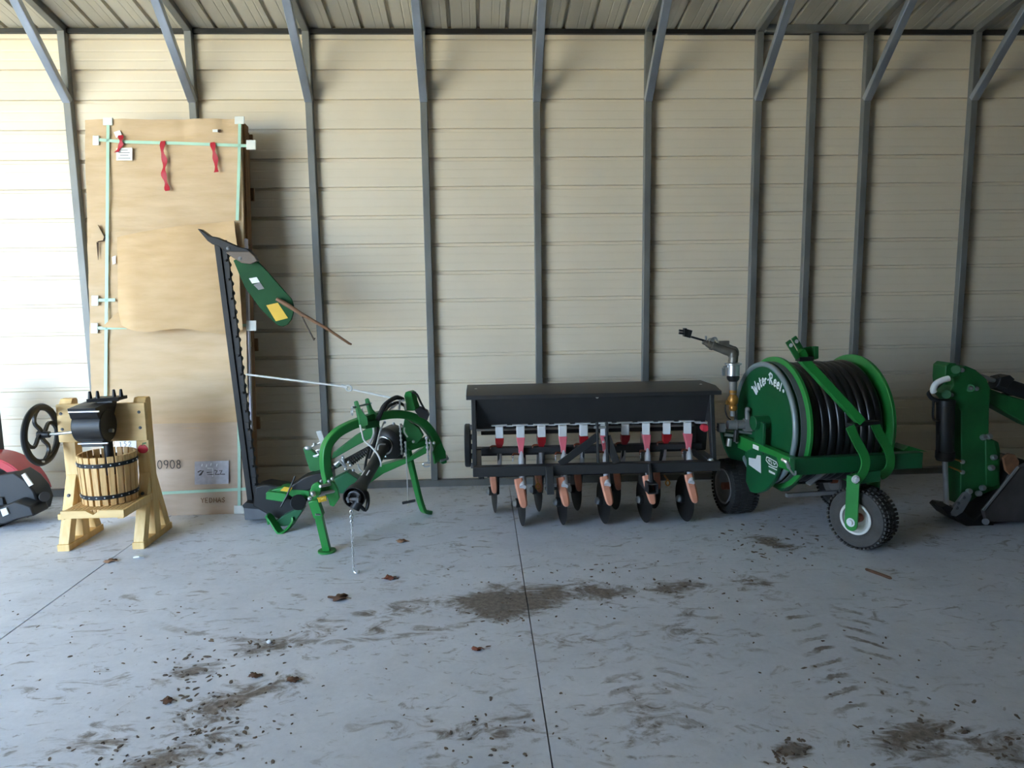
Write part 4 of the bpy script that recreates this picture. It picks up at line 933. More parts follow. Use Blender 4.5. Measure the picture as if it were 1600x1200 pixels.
    # lower hitch brackets
    def br(px0, px1, tubeend):
        x0, x1 = pt(px0, 750, -1.25).x, pt(px1, 750, -1.25).x; xc = (x0 + x1) / 2
        b = B(); b.prism([(xc, -1.14, .45), (xc, -1.235, .45), (xc, -1.30, .33), (xc, -1.30, .27), (xc, -1.2, .27), (xc, -1.14, .36)], (.02 if tubeend else .05, 0, 0)); h = add(b, 'hitch_bracket', 'blk_m', bevel=.003)
        if tubeend:
            b = B(); e = .032
            for s in ((-e, 0, .007, 2 * e), (e, 0, .007, 2 * e), (0, -e, 2 * e, .007), (0, e, 2 * e, .007)): b.span((xc + s[0] - s[2] / 2, -1.34, .302 + s[1] - s[3] / 2), (xc + s[0] + s[2] / 2, -1.05, .302 + s[1] + s[3] / 2))
            add(b, 'hitch_tube', 'blk_m', h)
        return h
    br(1008, 1023, True); br(852, 866, False)
    b = B(); b.cyl((pt(852, 768, -1.25).x, -1.22, .29), (pt(876, 768, -1.25).x, -1.22, .29), .012, seg=10); add(b, 'lower_pin', 'greyp')
    for x, z in ((pt(839, 762, -1.1).x, .3), (pt(1038, 760, -1.1).x, .3)):
        b = B(); b.ring((x, -1.19, z), (.5, -1, .2), .018, .005, 20, 8); b.cyl((x, -1.19, z + .02), (x, -1.1, z + .03), .006, seg=8); add(b, 'linch_pin', 'brass')
    # ground drive cover at the left, knob at the right
    c = V((3.03, -.90, .541)); b = B(); b.lathe([(.02, -.022), (.15, -.022), (.158, -.014), (.158, .014), (.15, .022), (.02, .022)], c, (1, 0, 0), 40); add(b, 'drive_wheel', 'plast')
    b = B()
    for k in range(5): b.cyl((3.05, -.99, .69 - k * .07), (3.085, -.99, .69 - k * .07), .02, seg=12)
    fins(b, 'chain_roller', 'greyp', root)
    b = B(); b.span((3.105, -.96, .30), (3.145, -.90, .39)); b.bolt((3.12, -1.12, .36), (0, -1, 0), .012, .03); add(b, 'axle_bracket', 'cast', bevel=.003)
    kx = pt(1102, 668, -1.04); b = B(); b.lathe([(.024, -.01), (.028, 0), (.028, .04), (.022, .048)], (kx.x, -1.0, .655), (0, -1, 0), 18); add(b, 'adjuster_knob', 'redk', label='bright red knob')
    b = B(); b.span((kx.x - .055, -1.0, .682), (kx.x + .055, -.96, .69)); add(b, 'knob_plate', 'meter')
    b = B(); b.prism([(kx.x, -.98, .67), (kx.x, -.80, .67), (kx.x, -.84, .5), (kx.x, -.95, .47)], (.08, 0, 0)); add(b, 'gear_case', 'cast', bevel=.01)
    # small hardware along the beams
    b = B()
    for x in cx: b.box((x + .076, -.97, .694), (.05, .05, .006))
    fins(b, 'meter_flange', 'meter', root)
drill()

# ================================================================== HOSE REEL
def reel():
    ya = radians(6); A = V((cos(ya), sin(ya), 0)); Bk = V((-sin(ya), cos(ya), 0)); C1 = V((5.156, -1.25, .729)); R = .453; L = .575
    root = thing('irrigation_reel', 'green irrigation hose reel cart with black hose and sprinkler gun', 'hose reel', (5.45, -1.3, 0))
    add = lambda b, n, m, par=root, **k: fin(b, n, m, par, **k)
    W = lambda a, bk, z: C1 + A * a + Bk * bk + Z3 * (z - C1.z)
    def onp(px, py, plane_a):                # measured point on the plane a = const of the reel
        dr = FWD + RGT * ((px - 800) / FOC) - UPV * ((py - 600) / FOC); o = C1 + A * plane_a
        return EYE + dr * ((o - EYE).dot(A) / dr.dot(A))
    def fr(px, py, bk):                      # measured point on a plane parallel to the reel's front
        dr = FWD + RGT * ((px - 800) / FOC) - UPV * ((py - 600) / FOC); o = C1 + Bk * bk
        return EYE + dr * ((o - EYE).dot(Bk) / dr.dot(Bk))
    # flanges
    for a0 in (0, L):
        b = B(); b.lathe([(.30, -.012), (R - .01, -.012), (R, -.006), (R, .012), (R - .012, .016), (.30, .012)], C1 + A * a0, A, 72, loop=True); add(b, 'drum_flange', 'green')
    b = B(); b.cyl(C1 + A * .0, C1 + A * L, .31, seg=48); add(b, 'drum_core', 'dgreen')
    # hose
    turns = 9; r = .030; Ro = .415; n = turns * 60; b = B(); e1 = Bk; e2 = Z3
    b.tube([C1 + A * (.045 + (L - .09) * k / n) + (e1 * cos(2 * pi * k / 60) + e2 * sin(2 * pi * k / 60)) * (Ro - r + .004 * sin(k * .13)) for k in range(n + 1)], r, 12)
    hz = add(b, 'hose', 'hose', ang=80)
    b = B(); b.cyl(C1 + A * .02, C1 + A * (L - .02), Ro - 2 * r + .012, seg=48); add(b, 'hose_underlayer', 'hose', hz)
    # outer disc with grey ring and lettering
    a1 = -.085; Rr = .405
    b = B(); b.lathe([(.01, a1 + .035), (.2, a1 + .03), (.34, a1 + .012), (Rr - .01, a1), (Rr, a1 + .002), (Rr, -.014), (.02, -.014)], C1, A, 72); dc = add(b, 'drum_disc', 'dgreen', label='dark green dished disc')
    b = B(); b.ring(C1 + A * (a1 + .005), A, Rr - .002, .0185, 72, 12); add(b, 'disc_ring', 'ringg', dc, label='grey tubular ring')
    b = B(); b.lathe([(Rr + .012, -.05), (Rr + .016, -.05), (Rr + .016, -.012), (Rr + .012, -.012)], C1, A, 64, loop=True); add(b, 'ring_gear', 'greyp', dc)
    # painted name along an arc
    def surf(rr): # height of the disc face at radius
        return a1 + (.012 + (.34 - rr) * .129 if rr < .34 else .012 * (Rr - rr) / (Rr - .34))
    b = B(); Rt = .265; h = .085
    nc = -A
    UT = .563                                # total run of the wording
    def place(u, v):
        t = u / UT; ang = radians(132 - 80 * t); rr = .222 + .086 * t + v * .078
        # seen from the outside (viewer at -A) the far side (+Bk) lies to the left
        return C1 + A * (surf(rr) - .003) + Bk * (-cos(ang) * rr) + Z3 * (sin(ang) * rr), nc
    uu = 0; ws = {'W': .095, 'R': .075, '-': .03, 'l': .04}
    for ch in 'Water-Reel':
        w = ws.get(ch, .05); hh = 1 if ch in 'WRtl' else 1
        for st in GL[ch]:
            P = []
            for i in range(len(st) - 1):
                for k in range(3): P.append((st[i][0] + (st[i + 1][0] - st[i][0]) * k / 3, st[i][1] + (st[i + 1][1] - st[i][1]) * k / 3))
            P.append(st[-1]); ribbon(b, [place(uu + x * w * .9, y) for x, y in P], .0058, .002)
        uu += w * 1.08
    ribbon(b, [place(uu + .016 + .011 * cos(t * .7), .42 + .14 * sin(t * .7)) for t in range(10)], .003, .002); ribbon(b, [place(uu + .012, .35), place(uu + .014, .48), place(uu + .021, .42), place(uu + .020, .35)], .002, .002)
    add(b, 'reel_lettering', 'white', dc)
    # axle bearing bracket on the disc
    b = B(); b.box(W(-.12, -.03, .66), (.02, .12, .17), MX.Rotation(ya, 3, 'Z')); b.cyl(W(-.16, 0, .729), W(-.02, 0, .729), .05, seg=20); add(b, 'bearing_bracket', 'dgreen', bevel=.003)
    # frame: front and rear beams, side beams
    zb0, zb1 = .487, .592; bf = -.47; a_l, a_r = -.135, .75
    b = B(); b.hexa([W(a, k, z) for z in (zb0, zb1) for a, k in ((a_l, bf - .03), (a_r, bf - .03), (a_r, bf + .03), (a_l, bf + .03))]); fbm = add(b, 'front_beam', 'dgreen', bevel=.004)
    b = B(); b.hexa([W(a, k, z) for z in (zb0, zb1) for a, k in ((a_l, .44), (a_r, .44), (a_r, .5), (a_l, .5))]); add(b, 'rear_beam', 'dgreen', bevel=.004)
    for a in (a_l + .024, a_r - .03):
        b = B(); b.hexa([W(a + e, k, z) for z in (zb0 + .01, zb1 - .002) for e, k in ((-.025, bf + .03), (.025, bf + .03), (.025, .44), (-.025, .44))]); sbm = add(b, 'side_beam', 'green', bevel=.003)
        if a < 0:
            b = B(); b.hexa([W(a - .027 + e, k, z) for z in (.545, .575) for e, k in ((-.001, -.05), (.001, -.05), (.001, .03), (-.001, .03))]); add(b, 'side_label', 'paper', sbm, label='small white label')
            b = B()
            for k in (-.12, -.2): b.cyl(W(a - .03, k, .54), W(a - .02, k, .54), .008, seg=10)
            add(b, 'bolt_hole', 'black', sbm)
    b = B(); b.prism([fr(x, y, bf + .1) for x, y in ((1402, 701), (1410, 694), (1440, 703))], Bk * .12); add(b, 'corner_gusset', 'green', bevel=.003)
    # rod clip on the corner
    b = B(); b.tube(curve([fr(1222, 718, bf - .03), fr(1229, 722, bf - .06), fr(1234, 733, bf - .06), fr(1240, 741, bf - .06), fr(1243, 741, bf - .06), fr(1243, 736, bf - .06)], 4), [.012] * 8 + [.006] * 13, 8); add(b, 'snap_hook', 'zinc')
    # chain guard below the left side
    ag = a_l + .01; gp = [(1168, 752), (1170, 703), (1180, 700), (1216, 714), (1219, 722), (1218.5, 731), (1216, 742), (1211, 752), (1205, 760), (1198, 766), (1190, 770), (1183, 770.5), (1175, 768.5)]
    b = B(); b.prism([onp(x, y, ag) for x, y in gp], A * .03); cg = add(b, 'chain_guard', 'dgreen', bevel=.006)
    pl = [onp(x, y, ag - .0165) for x, y in ((1170, 715), (1181, 717), (1183, 711), (1188.5, 712), (1189, 739.5), (1170, 726))]; b = B(); b.prism(pl, A * .002); add(b, 'serial_plate', 'meter', cg, label='pale serial plate')
    b = B(); q = lambda x, y: (onp(x, y, ag - .0175), -A)
    for st in ([(1198, 714), (1202, 715.5), (1208, 719), (1213, 722), (1215, 727), (1214, 730), (1208, 729), (1201, 724), (1197, 719), (1198, 714)], [(1200, 718), (1203, 722), (1202, 717)], [(1204, 719), (1206, 725)], [(1208, 722), (1210, 726), (1212, 724)], [(1201, 728.5), (1214, 734.5)], [(1201.5, 735), (1211, 740)], [(1201.5, 737), (1211, 741.5)]): ribbon(b, [q(*p) for p in st], .0032, .001)
    add(b, 'maker_emblem', 'white', cg)
    b = B(); b.prism([W(.03, k, z) for k, z in ((-.2, .47), (.2, .47), (.24, .36), (.12, .27), (-.12, .27), (-.24, .36))], A * .06); add(b, 'inner_guard', 'dgreen', bevel=.004)
    b = B(); b.hexa([W(a, k, z) for z in (.25, .275) for a, k in ((.0, -.2), (.6, -.2), (.6, -.17), (.0, -.17))]); b.bar(fr(1262, 757, -.3), fr(1287, 738, -.3), .05, .012, side=Bk); add(b, 'lower_rail', 'grey', bevel=.002)
    # tongue folded up over the hose
    pb = bf - .10
    tq = [fr(1248, 549, pb + .1), fr(1256, 563, pb + .1), fr(1345, 659, pb)]
    b = B(); b.sweep([tq[0], tq[0].lerp(tq[1], .8)], .05, .06, Bk); b.sweep([tq[1].lerp(tq[0], .3), tq[1], tq[1].lerp(tq[2], .5), tq[2]], .05, .052, Bk); tg = add(b, 'tongue', 'green', bevel=.003, label='bright green folded tongue')
    for px, py, k in ((1231, 533, .07), (1240, 527, .13)):
        b = B(); s0 = fr(px, py, pb + k); b.sweep([s0, fr(px + 16, py + 27, pb + k)], .014, .034, Bk); ear = add(b, 'clevis_plate', 'green2', tg, bevel=.003)
        b = B(); dd = (fr(px + 14, py + 24, pb + k) - s0).normalized(); b.cyl(s0 + dd * .03 - Bk * .01, s0 + dd * .03 + Bk * .01, .012, seg=14); add(b, 'pin_hole', 'meter', ear)
    b = B(); b.bar(fr(1246, 561, pb + .09), fr(1268, 560, pb + .09), .05, .026, side=Bk); add(b, 'tongue_stop', 'black', tg)
    b = B(); b.prism([fr(x, y, pb + .13) for x, y in ((1251, 544), (1268, 541), (1269, 566), (1262, 560))], Bk * .008); b.prism([fr(x, y, pb + .12) for x, y in ((1270, 541), (1277, 541), (1277, 560), (1270, 562))], Bk * .03); add(b, 'tongue_gusset', 'green2', tg, bevel=.002)
    b = B(); b.bar(fr(1326, 664, pb), fr(1370, 659, pb + .06), .05, .022, side=Bk); add(b, 'cross_plate', 'black', bevel=.002)
    for pts, m in ((((1328, 666), (1333, 678), (1341, 694), (1349, 708), (1352.5, 722), (1350, 735), (1344, 745), (1337, 750)), 'green'), (((1366, 661), (1373, 676), (1382, 692), (1389, 706), (1391.5, 720), (1389, 732), (1382, 740), (1376, 743)), 'green')):
        kk = -.02 if pts[0][0] < 1350 else .05
        b = B(); b.sweep(curve([fr(x, y, pb + kk) for x, y in pts], 4), .012, .058, Bk); add(b, 'tongue_strap', m, bevel=.002)
    b = B(); bc = fr(1337, 749, pb - .03); b.lathe([(.019, 0), (.019, .014), (.015, .018)], bc, -Bk, 6); b.lathe([(.026, -.004), (.026, .002)], bc, -Bk, 18); add(b, 'pivot_bolt', 'white')
    # caster wheel
    wa = V((sin(radians(239)), cos(radians(239)), 0)); wc = pt(1336, 809.5, -1.76); wc = V((wc.x, wc.y, .196)); wc = wc - wa * .0
    cc = wc - wa * .075
    def wheel(c, ax, Rw, w, rim_mat, tire_mat, rimR, nlug=44):
        hw = w / 2
        b = B(); pr = [(rimR, -hw * .75), (rimR + .02, -hw * .95), (Rw - .05, -hw), (Rw - .018, -hw * .92), (Rw - .004, -hw * .6), (Rw, 0), (Rw - .004, hw * .6), (Rw - .018, hw * .92), (Rw - .05, hw), (rimR + .02, hw * .95), (rimR, hw * .75), (rimR - .004, 0)]
        b.lathe(pr, c, ax, 64, loop=True); ty = add(b, 'tire', tire_mat)
        b = B(); e1 = ax.cross(Z3).normalized(); e2 = Z3
        for k in range(nlug):
            for row, off in ((-.62, 0), (-.22, .5), (.22, 0), (.62, .5)):
                a = 2 * pi * (k + off) / nlug; rad = e1 * cos(a) + e2 * sin(a); tn = -e1 * sin(a) + e2 * cos(a); rr = Rw - .001 - .008 * abs(row) ** 2
                M3 = MX((ax, tn, rad)).transposed(); b.box(c + ax * (row * hw * 1.25) + rad * rr, (w * .2, 2 * pi * Rw / nlug * .58, .011), M3)
        add(b, 'tread', tire_mat, ty)
        b = B(); b.lathe([(.012, hw * .30), (.05, hw * .30), (rimR - .045, hw * .34), (rimR - .02, hw * .55), (rimR - .004, hw * .84), (rimR + .006, hw * .96), (rimR + .004, hw * 1.02), (rimR - .010, hw * .98), (rimR - .012, -hw * .9), (rimR - .03, -hw * .6), (.012, -hw * .4)], c, ax, 48); rm = add(b, 'rim', rim_mat)
        b = B(); b.cyl(c - ax * hw * .9, c + ax * hw * 1.0, .028, seg=18); add(b, 'hub', 'rust', rm)
        return ty
    wheel(cc, wa, .196, .15, 'rim', 'tire', .098)
    e = wa.cross(Z3).normalized()
    b = B(); top = .478
    pf = [V((0, 0, 0))] 
    def W2(a, s, z): return V((cc.x, cc.y, 0)) + wa * a + e * s + Z3 * z
    b.hexa([W2(.115 + t, s, z) for z in (.165, top) for t, s in ((-.006, -.042), (.006, -.042), (.006, .042), (-.006, .042))]); b.cyl(W2(.109, 0, .168), W2(.121, 0, .168), .042, seg=20)
    fk = add(b, 'fork_plate', 'green', bevel=.002)
    b = B(); b.hexa([W2(-.115 + t, s, z) for z in (.165, top) for t, s in ((-.006, -.042), (.006, -.042), (.006, .042), (-.006, .042))]); add(b, 'fork_plate', 'green2', bevel=.002)
    b = B(); b.hexa([W2(t, s, z) for z in (top - .03, top) for t, s in ((-.118, -.045), (.118, -.045), (.118, .045), (-.118, .045))]); b.hexa([W2(t - .02, s, z) for z in (.42, .47) for t, s in ((-.05, -.04), (.02, -.04), (.02, .04), (-.05, .04))]); add(b, 'fork_bridge', 'green', bevel=.003)
    b = B(); b.bolt(W2(.122, 0, .182), wa, .019, .016); add(b, 'axle_bolt', 'white')
    b = B(); b.hexa([fr(x, y, k) for k in (bf - .12, bf - .03) for x, y in ((1337, 757), (1376, 752), (1376, 735), (1337, 739))]); add(b, 'pivot_block', 'dgreen', bevel=.003)
    # rear wheels
    rc = V((5.0, -.95, .2)); wheel(rc, -A, .2, .19, 'rimg', 'rubber', .125); 
    wheel(rc + A * .86 , A, .2, .19, 'rimg', 'rubber', .125)
    b = B(); b.cyl(rc, rc + A * .86, .02, seg=12); add(b, 'axle', 'black')
    b = B(); b.bar(rc + A * .13 + Bk * .1, rc + A * .13 + Bk * .1 + Z3 * .33, .04, .05, side=A); b.bar(rc + A * .13, rc + A * .13 + Bk * .1, .04, .05); add(b, 'axle_bracket', 'dgreen')
    # gear drive and valves at the left
    gY = -1.05; g = lambda x, y, Y=gY: pt(x, y, Y)
    b = B(); b.cyl(g(1137, 664), g(1163, 663), .032, seg=18); b.ring(g(1150, 663.5), g(1163, 663) - g(1137, 664), .033, .004, 20, 6); vb = add(b, 'valve_body', 'grey')
    b = B(); b.box(g(1168, 664), (.05, .06, .085)); b.box(g(1127, 668), (.05, .04, .06)); b.cyl(g(1120, 668), g(1133, 668), .008, seg=10); b.cyl(g(1168, 655), g(1167, 641), .02, .014, seg=12); b.ball(g(1168, 640), .02); b.bar(g(1152, 674), g(1174, 677), .02, .012); add(b, 'valve_linkage', 'grey', vb)
    b = B(); b.box(g(1181, 664), (.06, .08, .08)); b.cyl(g(1151, 672), g(1149, 690), .018, seg=12); add(b, 'gear_motor', 'black', vb)
    b = B(); b.prism([g(x, y, -.98) for x, y in ((1125, 672), (1150, 676), (1172, 680), (1178, 700), (1170, 722), (1140, 716), (1132, 700))], (0, .05, 0)); fins(b, 'gun_bracket', 'dgreen', root, bevel=.004); b = B(); b.box(g(1200, 668, -1.2), (.05, .01, .12)); add(b, 'bracket_plate', 'dgreen', bevel=.002)
    b = B()
    for p, q, r_ in (((1132, 679), (1148, 681), .012), ((1140, 685), (1138, 697), .02), ((1148, 682), (1152, 692), .01), ((1160, 684), (1161, 698), .016)): b.cyl(g(*p, -1.03), g(*q, -1.03), r_, seg=10)
    fins(b, 'pipe_fitting', 'zinc', root)
    # sprinkler gun on its riser
    s = lambda x, y: pt(1040 + x / 6, 500 + y / 6, -1.05)
    gn = bpy.data.objects.new('sprinkler_gun', None)
    b = B(); b.cyl(s(632, 900), s(632, 840), .02, seg=16); b.cyl(s(632, 690), s(632, 570), .0265, .028, seg=18); riser = add(b, 'gun_riser', 'grey', label='grey riser pipe')
    b = B(); b.lathe([(.022, 0), (.03, .012), (.03, .03), (.024, .04), (.036, .06), (.038, .09), (.024, .115), (.027, .13), (.027, .15)], s(632, 850), s(632, 690) - s(632, 850), 20); b.cyl(s(570, 770), s(610, 780), .018, seg=12); add(b, 'brass_coupling', 'brass', riser)
    b = B(); b.lathe([(.03, 0), (.042, .015), (.045, .035)], s(632, 575), Z3, 24); add(b, 'gun_collar', 'black', riser)
    b = B(); b.lathe([(.045, 0), (.045, .075), (.058, .08), (.058, .088), (.03, .094)], s(632, 520), Z3, 24); b.bar(s(545, 520), s(545, 450), .02, .02, side=(1, 0, 0)); b.bar(s(545, 440), s(600, 430), .012, .012); bo = add(b, 'gun_bearing', 'steel', riser)
    body = curve([s(630, 400), s(636, 345), s(622, 310), s(570, 290), s(500, 262), s(430, 235), s(395, 215)], 5)
    b = B(); m = len(body); b.tube(body, [.034 - .006 * k / m + (.006 if 5 < k < 12 else 0) for k in range(m)], 14); b.cyl(s(395, 222), s(350, 205), .02, .016, seg=14); gb = add(b, 'gun_body', 'gun')
    b = B(); b.lathe([(.034, 0), (.034, .02)], s(450, 245), s(395, 220) - s(450, 245), 16); b.tube(curve([s(665, 350), s(672, 300), s(650, 262), s(600, 262)], 5), .012, 8); b.cyl(s(640, 265), s(540, 225), .014, seg=10); b.box(s(540, 215), (.08, .03, .03)); add(b, 'drive_arm', 'gun', gb, bevel=.002)
    b = B(); b.tube(curve([s(400, 195), s(430, 180), s(470, 170), s(480, 205)], 4), .009, 8); b.bar(s(380, 200), s(378, 150), .01, .018, side=(1, 0, 0)); b.ball(s(372, 215), .015); b.cyl(s(450, 190), s(410, 200), .02, seg=10); add(b, 'deflector', 'steel', gb)
    b = B(); b.bar(s(600, 262), s(240, 158), .014, .014); add(b, 'rocker_arm', 'black', gb)
    b = B(); b.box(s(205, 125), (.05, .035, .055), MX.Rotation(radians(15), 3, 'Y')); b.box(s(150, 100), (.035, .03, .015), MX.Rotation(radians(8), 3, 'Y')); b.box(s(150, 125), (.035, .03, .015), MX.Rotation(radians(8), 3, 'Y')); b.box(s(180, 110), (.02, .04, .05)); add(b, 'spoon', 'black', gb, bevel=.002)
    b = B(); b.tube(curve([s(560, 790), s(560, 850), s(580, 910), s(610, 935)], 5), .005, 6); add(b, 'drain_hose', 'rubber', riser)
    bpy.data.objects.remove(gn)
reel()

# ================================================================== BACKHOE (partly in frame at right)
def hoe():
    Y = -1.3; z = lambda a, b: (1430 + a / 4, 540 + b / 4)
    root = thing('backhoe_arm', 'green backhoe arm and bucket cut off by the right frame edge', 'backhoe', (6.6, -1.3, 0))
    P = lambda pts, y: [pt(*z(*p), y) for p in pts]
    add = lambda b, n, m, par=root, **k: fin(b, n, m, par, **k)
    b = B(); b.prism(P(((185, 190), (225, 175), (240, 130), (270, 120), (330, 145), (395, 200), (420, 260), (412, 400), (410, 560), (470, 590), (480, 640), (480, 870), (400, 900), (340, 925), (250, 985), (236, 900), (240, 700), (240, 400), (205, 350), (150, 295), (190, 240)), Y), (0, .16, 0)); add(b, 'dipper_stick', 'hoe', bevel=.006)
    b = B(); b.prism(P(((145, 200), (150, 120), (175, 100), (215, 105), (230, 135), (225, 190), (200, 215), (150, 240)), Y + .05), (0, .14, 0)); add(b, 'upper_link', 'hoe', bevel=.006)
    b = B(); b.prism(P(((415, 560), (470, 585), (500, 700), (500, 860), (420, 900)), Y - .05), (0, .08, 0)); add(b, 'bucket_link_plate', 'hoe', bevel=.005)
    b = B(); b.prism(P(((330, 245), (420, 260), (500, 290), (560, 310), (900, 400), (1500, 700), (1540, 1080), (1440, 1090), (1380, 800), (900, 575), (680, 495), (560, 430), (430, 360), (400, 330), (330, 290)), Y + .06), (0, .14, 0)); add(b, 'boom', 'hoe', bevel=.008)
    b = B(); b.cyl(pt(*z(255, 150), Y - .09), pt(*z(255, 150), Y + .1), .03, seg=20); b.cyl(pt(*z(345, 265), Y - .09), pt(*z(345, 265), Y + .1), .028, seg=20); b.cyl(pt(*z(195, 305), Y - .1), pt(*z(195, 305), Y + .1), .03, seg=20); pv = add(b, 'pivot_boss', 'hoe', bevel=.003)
    b = B()
    for a in ((290, 153), (345, 265), (380, 268), (222, 308), (293, 725), (293, 790)): b.lathe([(.016, 0), (.014, .012), (.006, .018)], pt(*z(*a), Y - .085), (0, -1, 0), 12)
    for a in ((420, 575), (455, 570), (470, 765), (485, 700), (415, 890), (390, 925), (330, 912)): b.lathe([(.02, 0), (.02, .02), (.014, .03)], pt(*z(*a), Y - .1), (0, -1, .4), 14)
    fins(b, 'bolt', 'steel', root)
    # cylinders
    b = B(); b.cyl(pt(*z(190, 340), Y - .08), pt(*z(185, 715), Y - .08), .055, seg=24); cyl = add(b, 'bucket_cylinder', 'plast', bevel=.003)
    b = B(); b.cyl(pt(*z(185, 700), Y - .08), pt(*z(196, 1000), Y - .08), .0175, seg=16); add(b, 'cylinder_rod', 'steel', cyl)
    b = B(); b.lathe([(.06, 0), (.06, .05)], pt(*z(185, 705), Y - .08), (0, 0, 1), 24); b.lathe([(.058, 0), (.058, .04)], pt(*z(190, 375), Y - .08), (0, 0, 1), 24); b.prism(P(((140, 1000), (180, 985), (225, 1010), (230, 1050), (190, 1050)), Y - .08), (0, .08, 0)); fins(b, 'cylinder_gland', 'black', cyl, bevel=.003)
    b = B(); b.tube(curve(P(((180, 215), (120, 270), (85, 300), (105, 330), (140, 345)), Y - .1), 5), .014, 8); b.tube(curve(P(((115, 340), (112, 450), (135, 470), (150, 465)), Y - .1), 5), .008, 8); b.tube(curve(P(((145, 560), (140, 640), (135, 665), (160, 668)), Y - .1), 4), .01, 8); fins(b, 'hydraulic_hose', 'rubber', root)
    b = B(); b.tube(curve(P(((210, 205), (165, 218), (128, 240), (112, 275), (118, 292)), Y - .13), 5), .020, 10); add(b, 'hose_wrap', 'paper', label='white wrap around the hose')
    b = B(); b.cyl(pt(*z(365, 180), Y), pt(*z(520, 226), Y), .016, seg=14); rod = add(b, 'dipper_rod', 'steel')
    b = B(); b.cyl(pt(*z(490, 226), Y), pt(*z(1250, 470), Y + .02), .05, seg=22); b.prism(P(((490, 245), (500, 195), (560, 180), (590, 205), (560, 235), (540, 262)), Y), (0, .1, 0)); b.cyl(pt(*z(540, 300), Y + .05), pt(*z(900, 340), Y + .05), .008, seg=8); add(b, 'dipper_cylinder', 'plast', rod, bevel=.003)
    b = B()
    for p, q in (((215, 700), (293, 725)), ((215, 757), (293, 790))): b.cyl(pt(*z(*p), Y - .1), pt(*z(*q), Y - .09), .006, seg=8)
    fins(b, 'grease_line', 'brass', root)
    # linkage and bucket
    b = B(); b.prism(P(((215, 1040), (240, 1000), (300, 920), (340, 905), (348, 940), (330, 975), (290, 1040), (250, 1065), (220, 1060)), Y - .11), (0, .025, 0)); lk = add(b, 'bucket_link', 'grey', bevel=.004)
    b = B()
    for a in ((305, 950), (262, 1015), (270, 985)): b.cyl(pt(*z(*a), Y - .125), pt(*z(*a), Y - .12), .011, seg=12)
    fins(b, 'link_hole', 'black', lk)
    b = B(); b.prism(P(((145, 1010), (165, 990), (230, 1000), (300, 1060), (360, 1010), (400, 930), (470, 880), (500, 800), (540, 720), (600, 690), (640, 700), (660, 760), (620, 830), (560, 900), (490, 980), (440, 1030), (420, 1080), (430, 1105), (330, 1108), (260, 1100), (190, 1058)), Y), (0, .22, 0)); add(b, 'bucket_hanger', 'cast', bevel=.006)
    b = B(); b.prism(P(((420, 1030), (440, 1010), (640, 760), (720, 720), (900, 860), (900, 1100), (590, 1088), (440, 1100)), Y - .14), (0, .04, 0)); bk = add(b, 'bucket_side', 'bucket', bevel=.004)
    b = B(); b.prism(P(((420, 1030), (440, 1010), (640, 760), (720, 720), (900, 860), (900, 1100), (590, 1088), (440, 1100)), Y + .22), (0, .04, 0)); b.hexa([pt(*z(*p), y) for y in (Y - .14, Y + .22) for p in ((440, 1085), (900, 1085), (900, 1102), (440, 1102))]); b.bar(pt(*z(425, 1035), Y + .04), pt(*z(640, 765), Y + .04), .36, .015, side=(0, 1, 0)); add(b, 'bucket_shell', 'bucket', bk)
    b = B(); b.bar(pt(*z(425, 1030), Y - .165), pt(*z(645, 758), Y - .165), .012, .012); add(b, 'bucket_edge', 'grey', bk)
    b = B(); b.prism(P(((545, 700), (580, 672), (620, 680), (645, 720), (640, 760), (590, 810), (560, 780)), Y - .115), (0, .02, 0)); add(b, 'bucket_ear', 'rustp', bevel=.004, label='rusty brown bucket ear')
    b = B(); b.cyl(pt(*z(440, 1100), Y - .18), pt(*z(440, 1100), Y + .1), .022, seg=16); add(b, 'bucket_pin', 'greyp')
hoe()

# ================================================================== DEBRIS ON THE FLOOR
def leaf(px, py, r, seed, m, label, lob=5):
    rnd = random.Random(seed); c = fl(px, py); b = B(); n = 30; ang0 = rnd.random() * 6
    rim = []; cen = b.bm.verts.new((c.x, c.y, .006 + r * .12)); 
    for k in range(n):
        a = 2 * pi * k / n; rr = r * (.62 + .38 * abs(cos(a * lob / 2 + ang0)) ** .6) * (1 + .2 * rnd.uniform(-1, 1)); rim.append(b.bm.verts.new((c.x + rr * cos(a), c.y + rr * .8 * sin(a), .003 + abs(r * .35 * sin(a * 1.5 + seed)) * (.4 + rnd.random() * .6))))
    for k in range(n): b.bm.faces.new((cen, rim[k], rim[(k + 1) % n]))
    o = fin(b, 'dry_leaf', m, ang=60); md = o.modifiers.new('thick', 'SOLIDIFY'); md.thickness = .002; md.offset = 1
    tag(o, label, 'leaf', 'dry leaves on the floor'); 
    b = B(); b.tube(curve([(c.x + r * .4, c.y, .008), (c.x + r * .9, c.y - r * .2, .012), (c.x + r * 1.35, c.y - r * .15, .006)], 4), .0018, 6); fin(b, 'leaf_stem', m, o)
leaf(529, 936, .052, 3, 'leaf', 'large dark curled leaf below the mower chain hook', 5)
leaf(608, 905, .04, 5, 'leaf2', 'reddish brown leaf right of the chain hook on the floor', 3)
leaf(458, 1064, .03, 8, 'leaf', 'small curled brown leaf in the front left floor area', 4)
leaf(627, 847, .04, 9, 'leaf3', 'flat tan leaf between the mower stand and rest leg', 3)
leaf(172, 878, .042, 12, 'leaf3', 'brown leaf lying on the floor joint before the cider press', 3)
leaf(398, 1058, .028, 14, 'leaf', 'small almost black leaf left of the curled brown leaf', 2)
leaf(262, 1097, .03, 21, 'leaf', 'tiny dark leaf near the dark mud spots at lower left', 2)
leaf(745, 1016, .026, 23, 'leaf2', 'tiny leaf left of the long floor joint', 3)
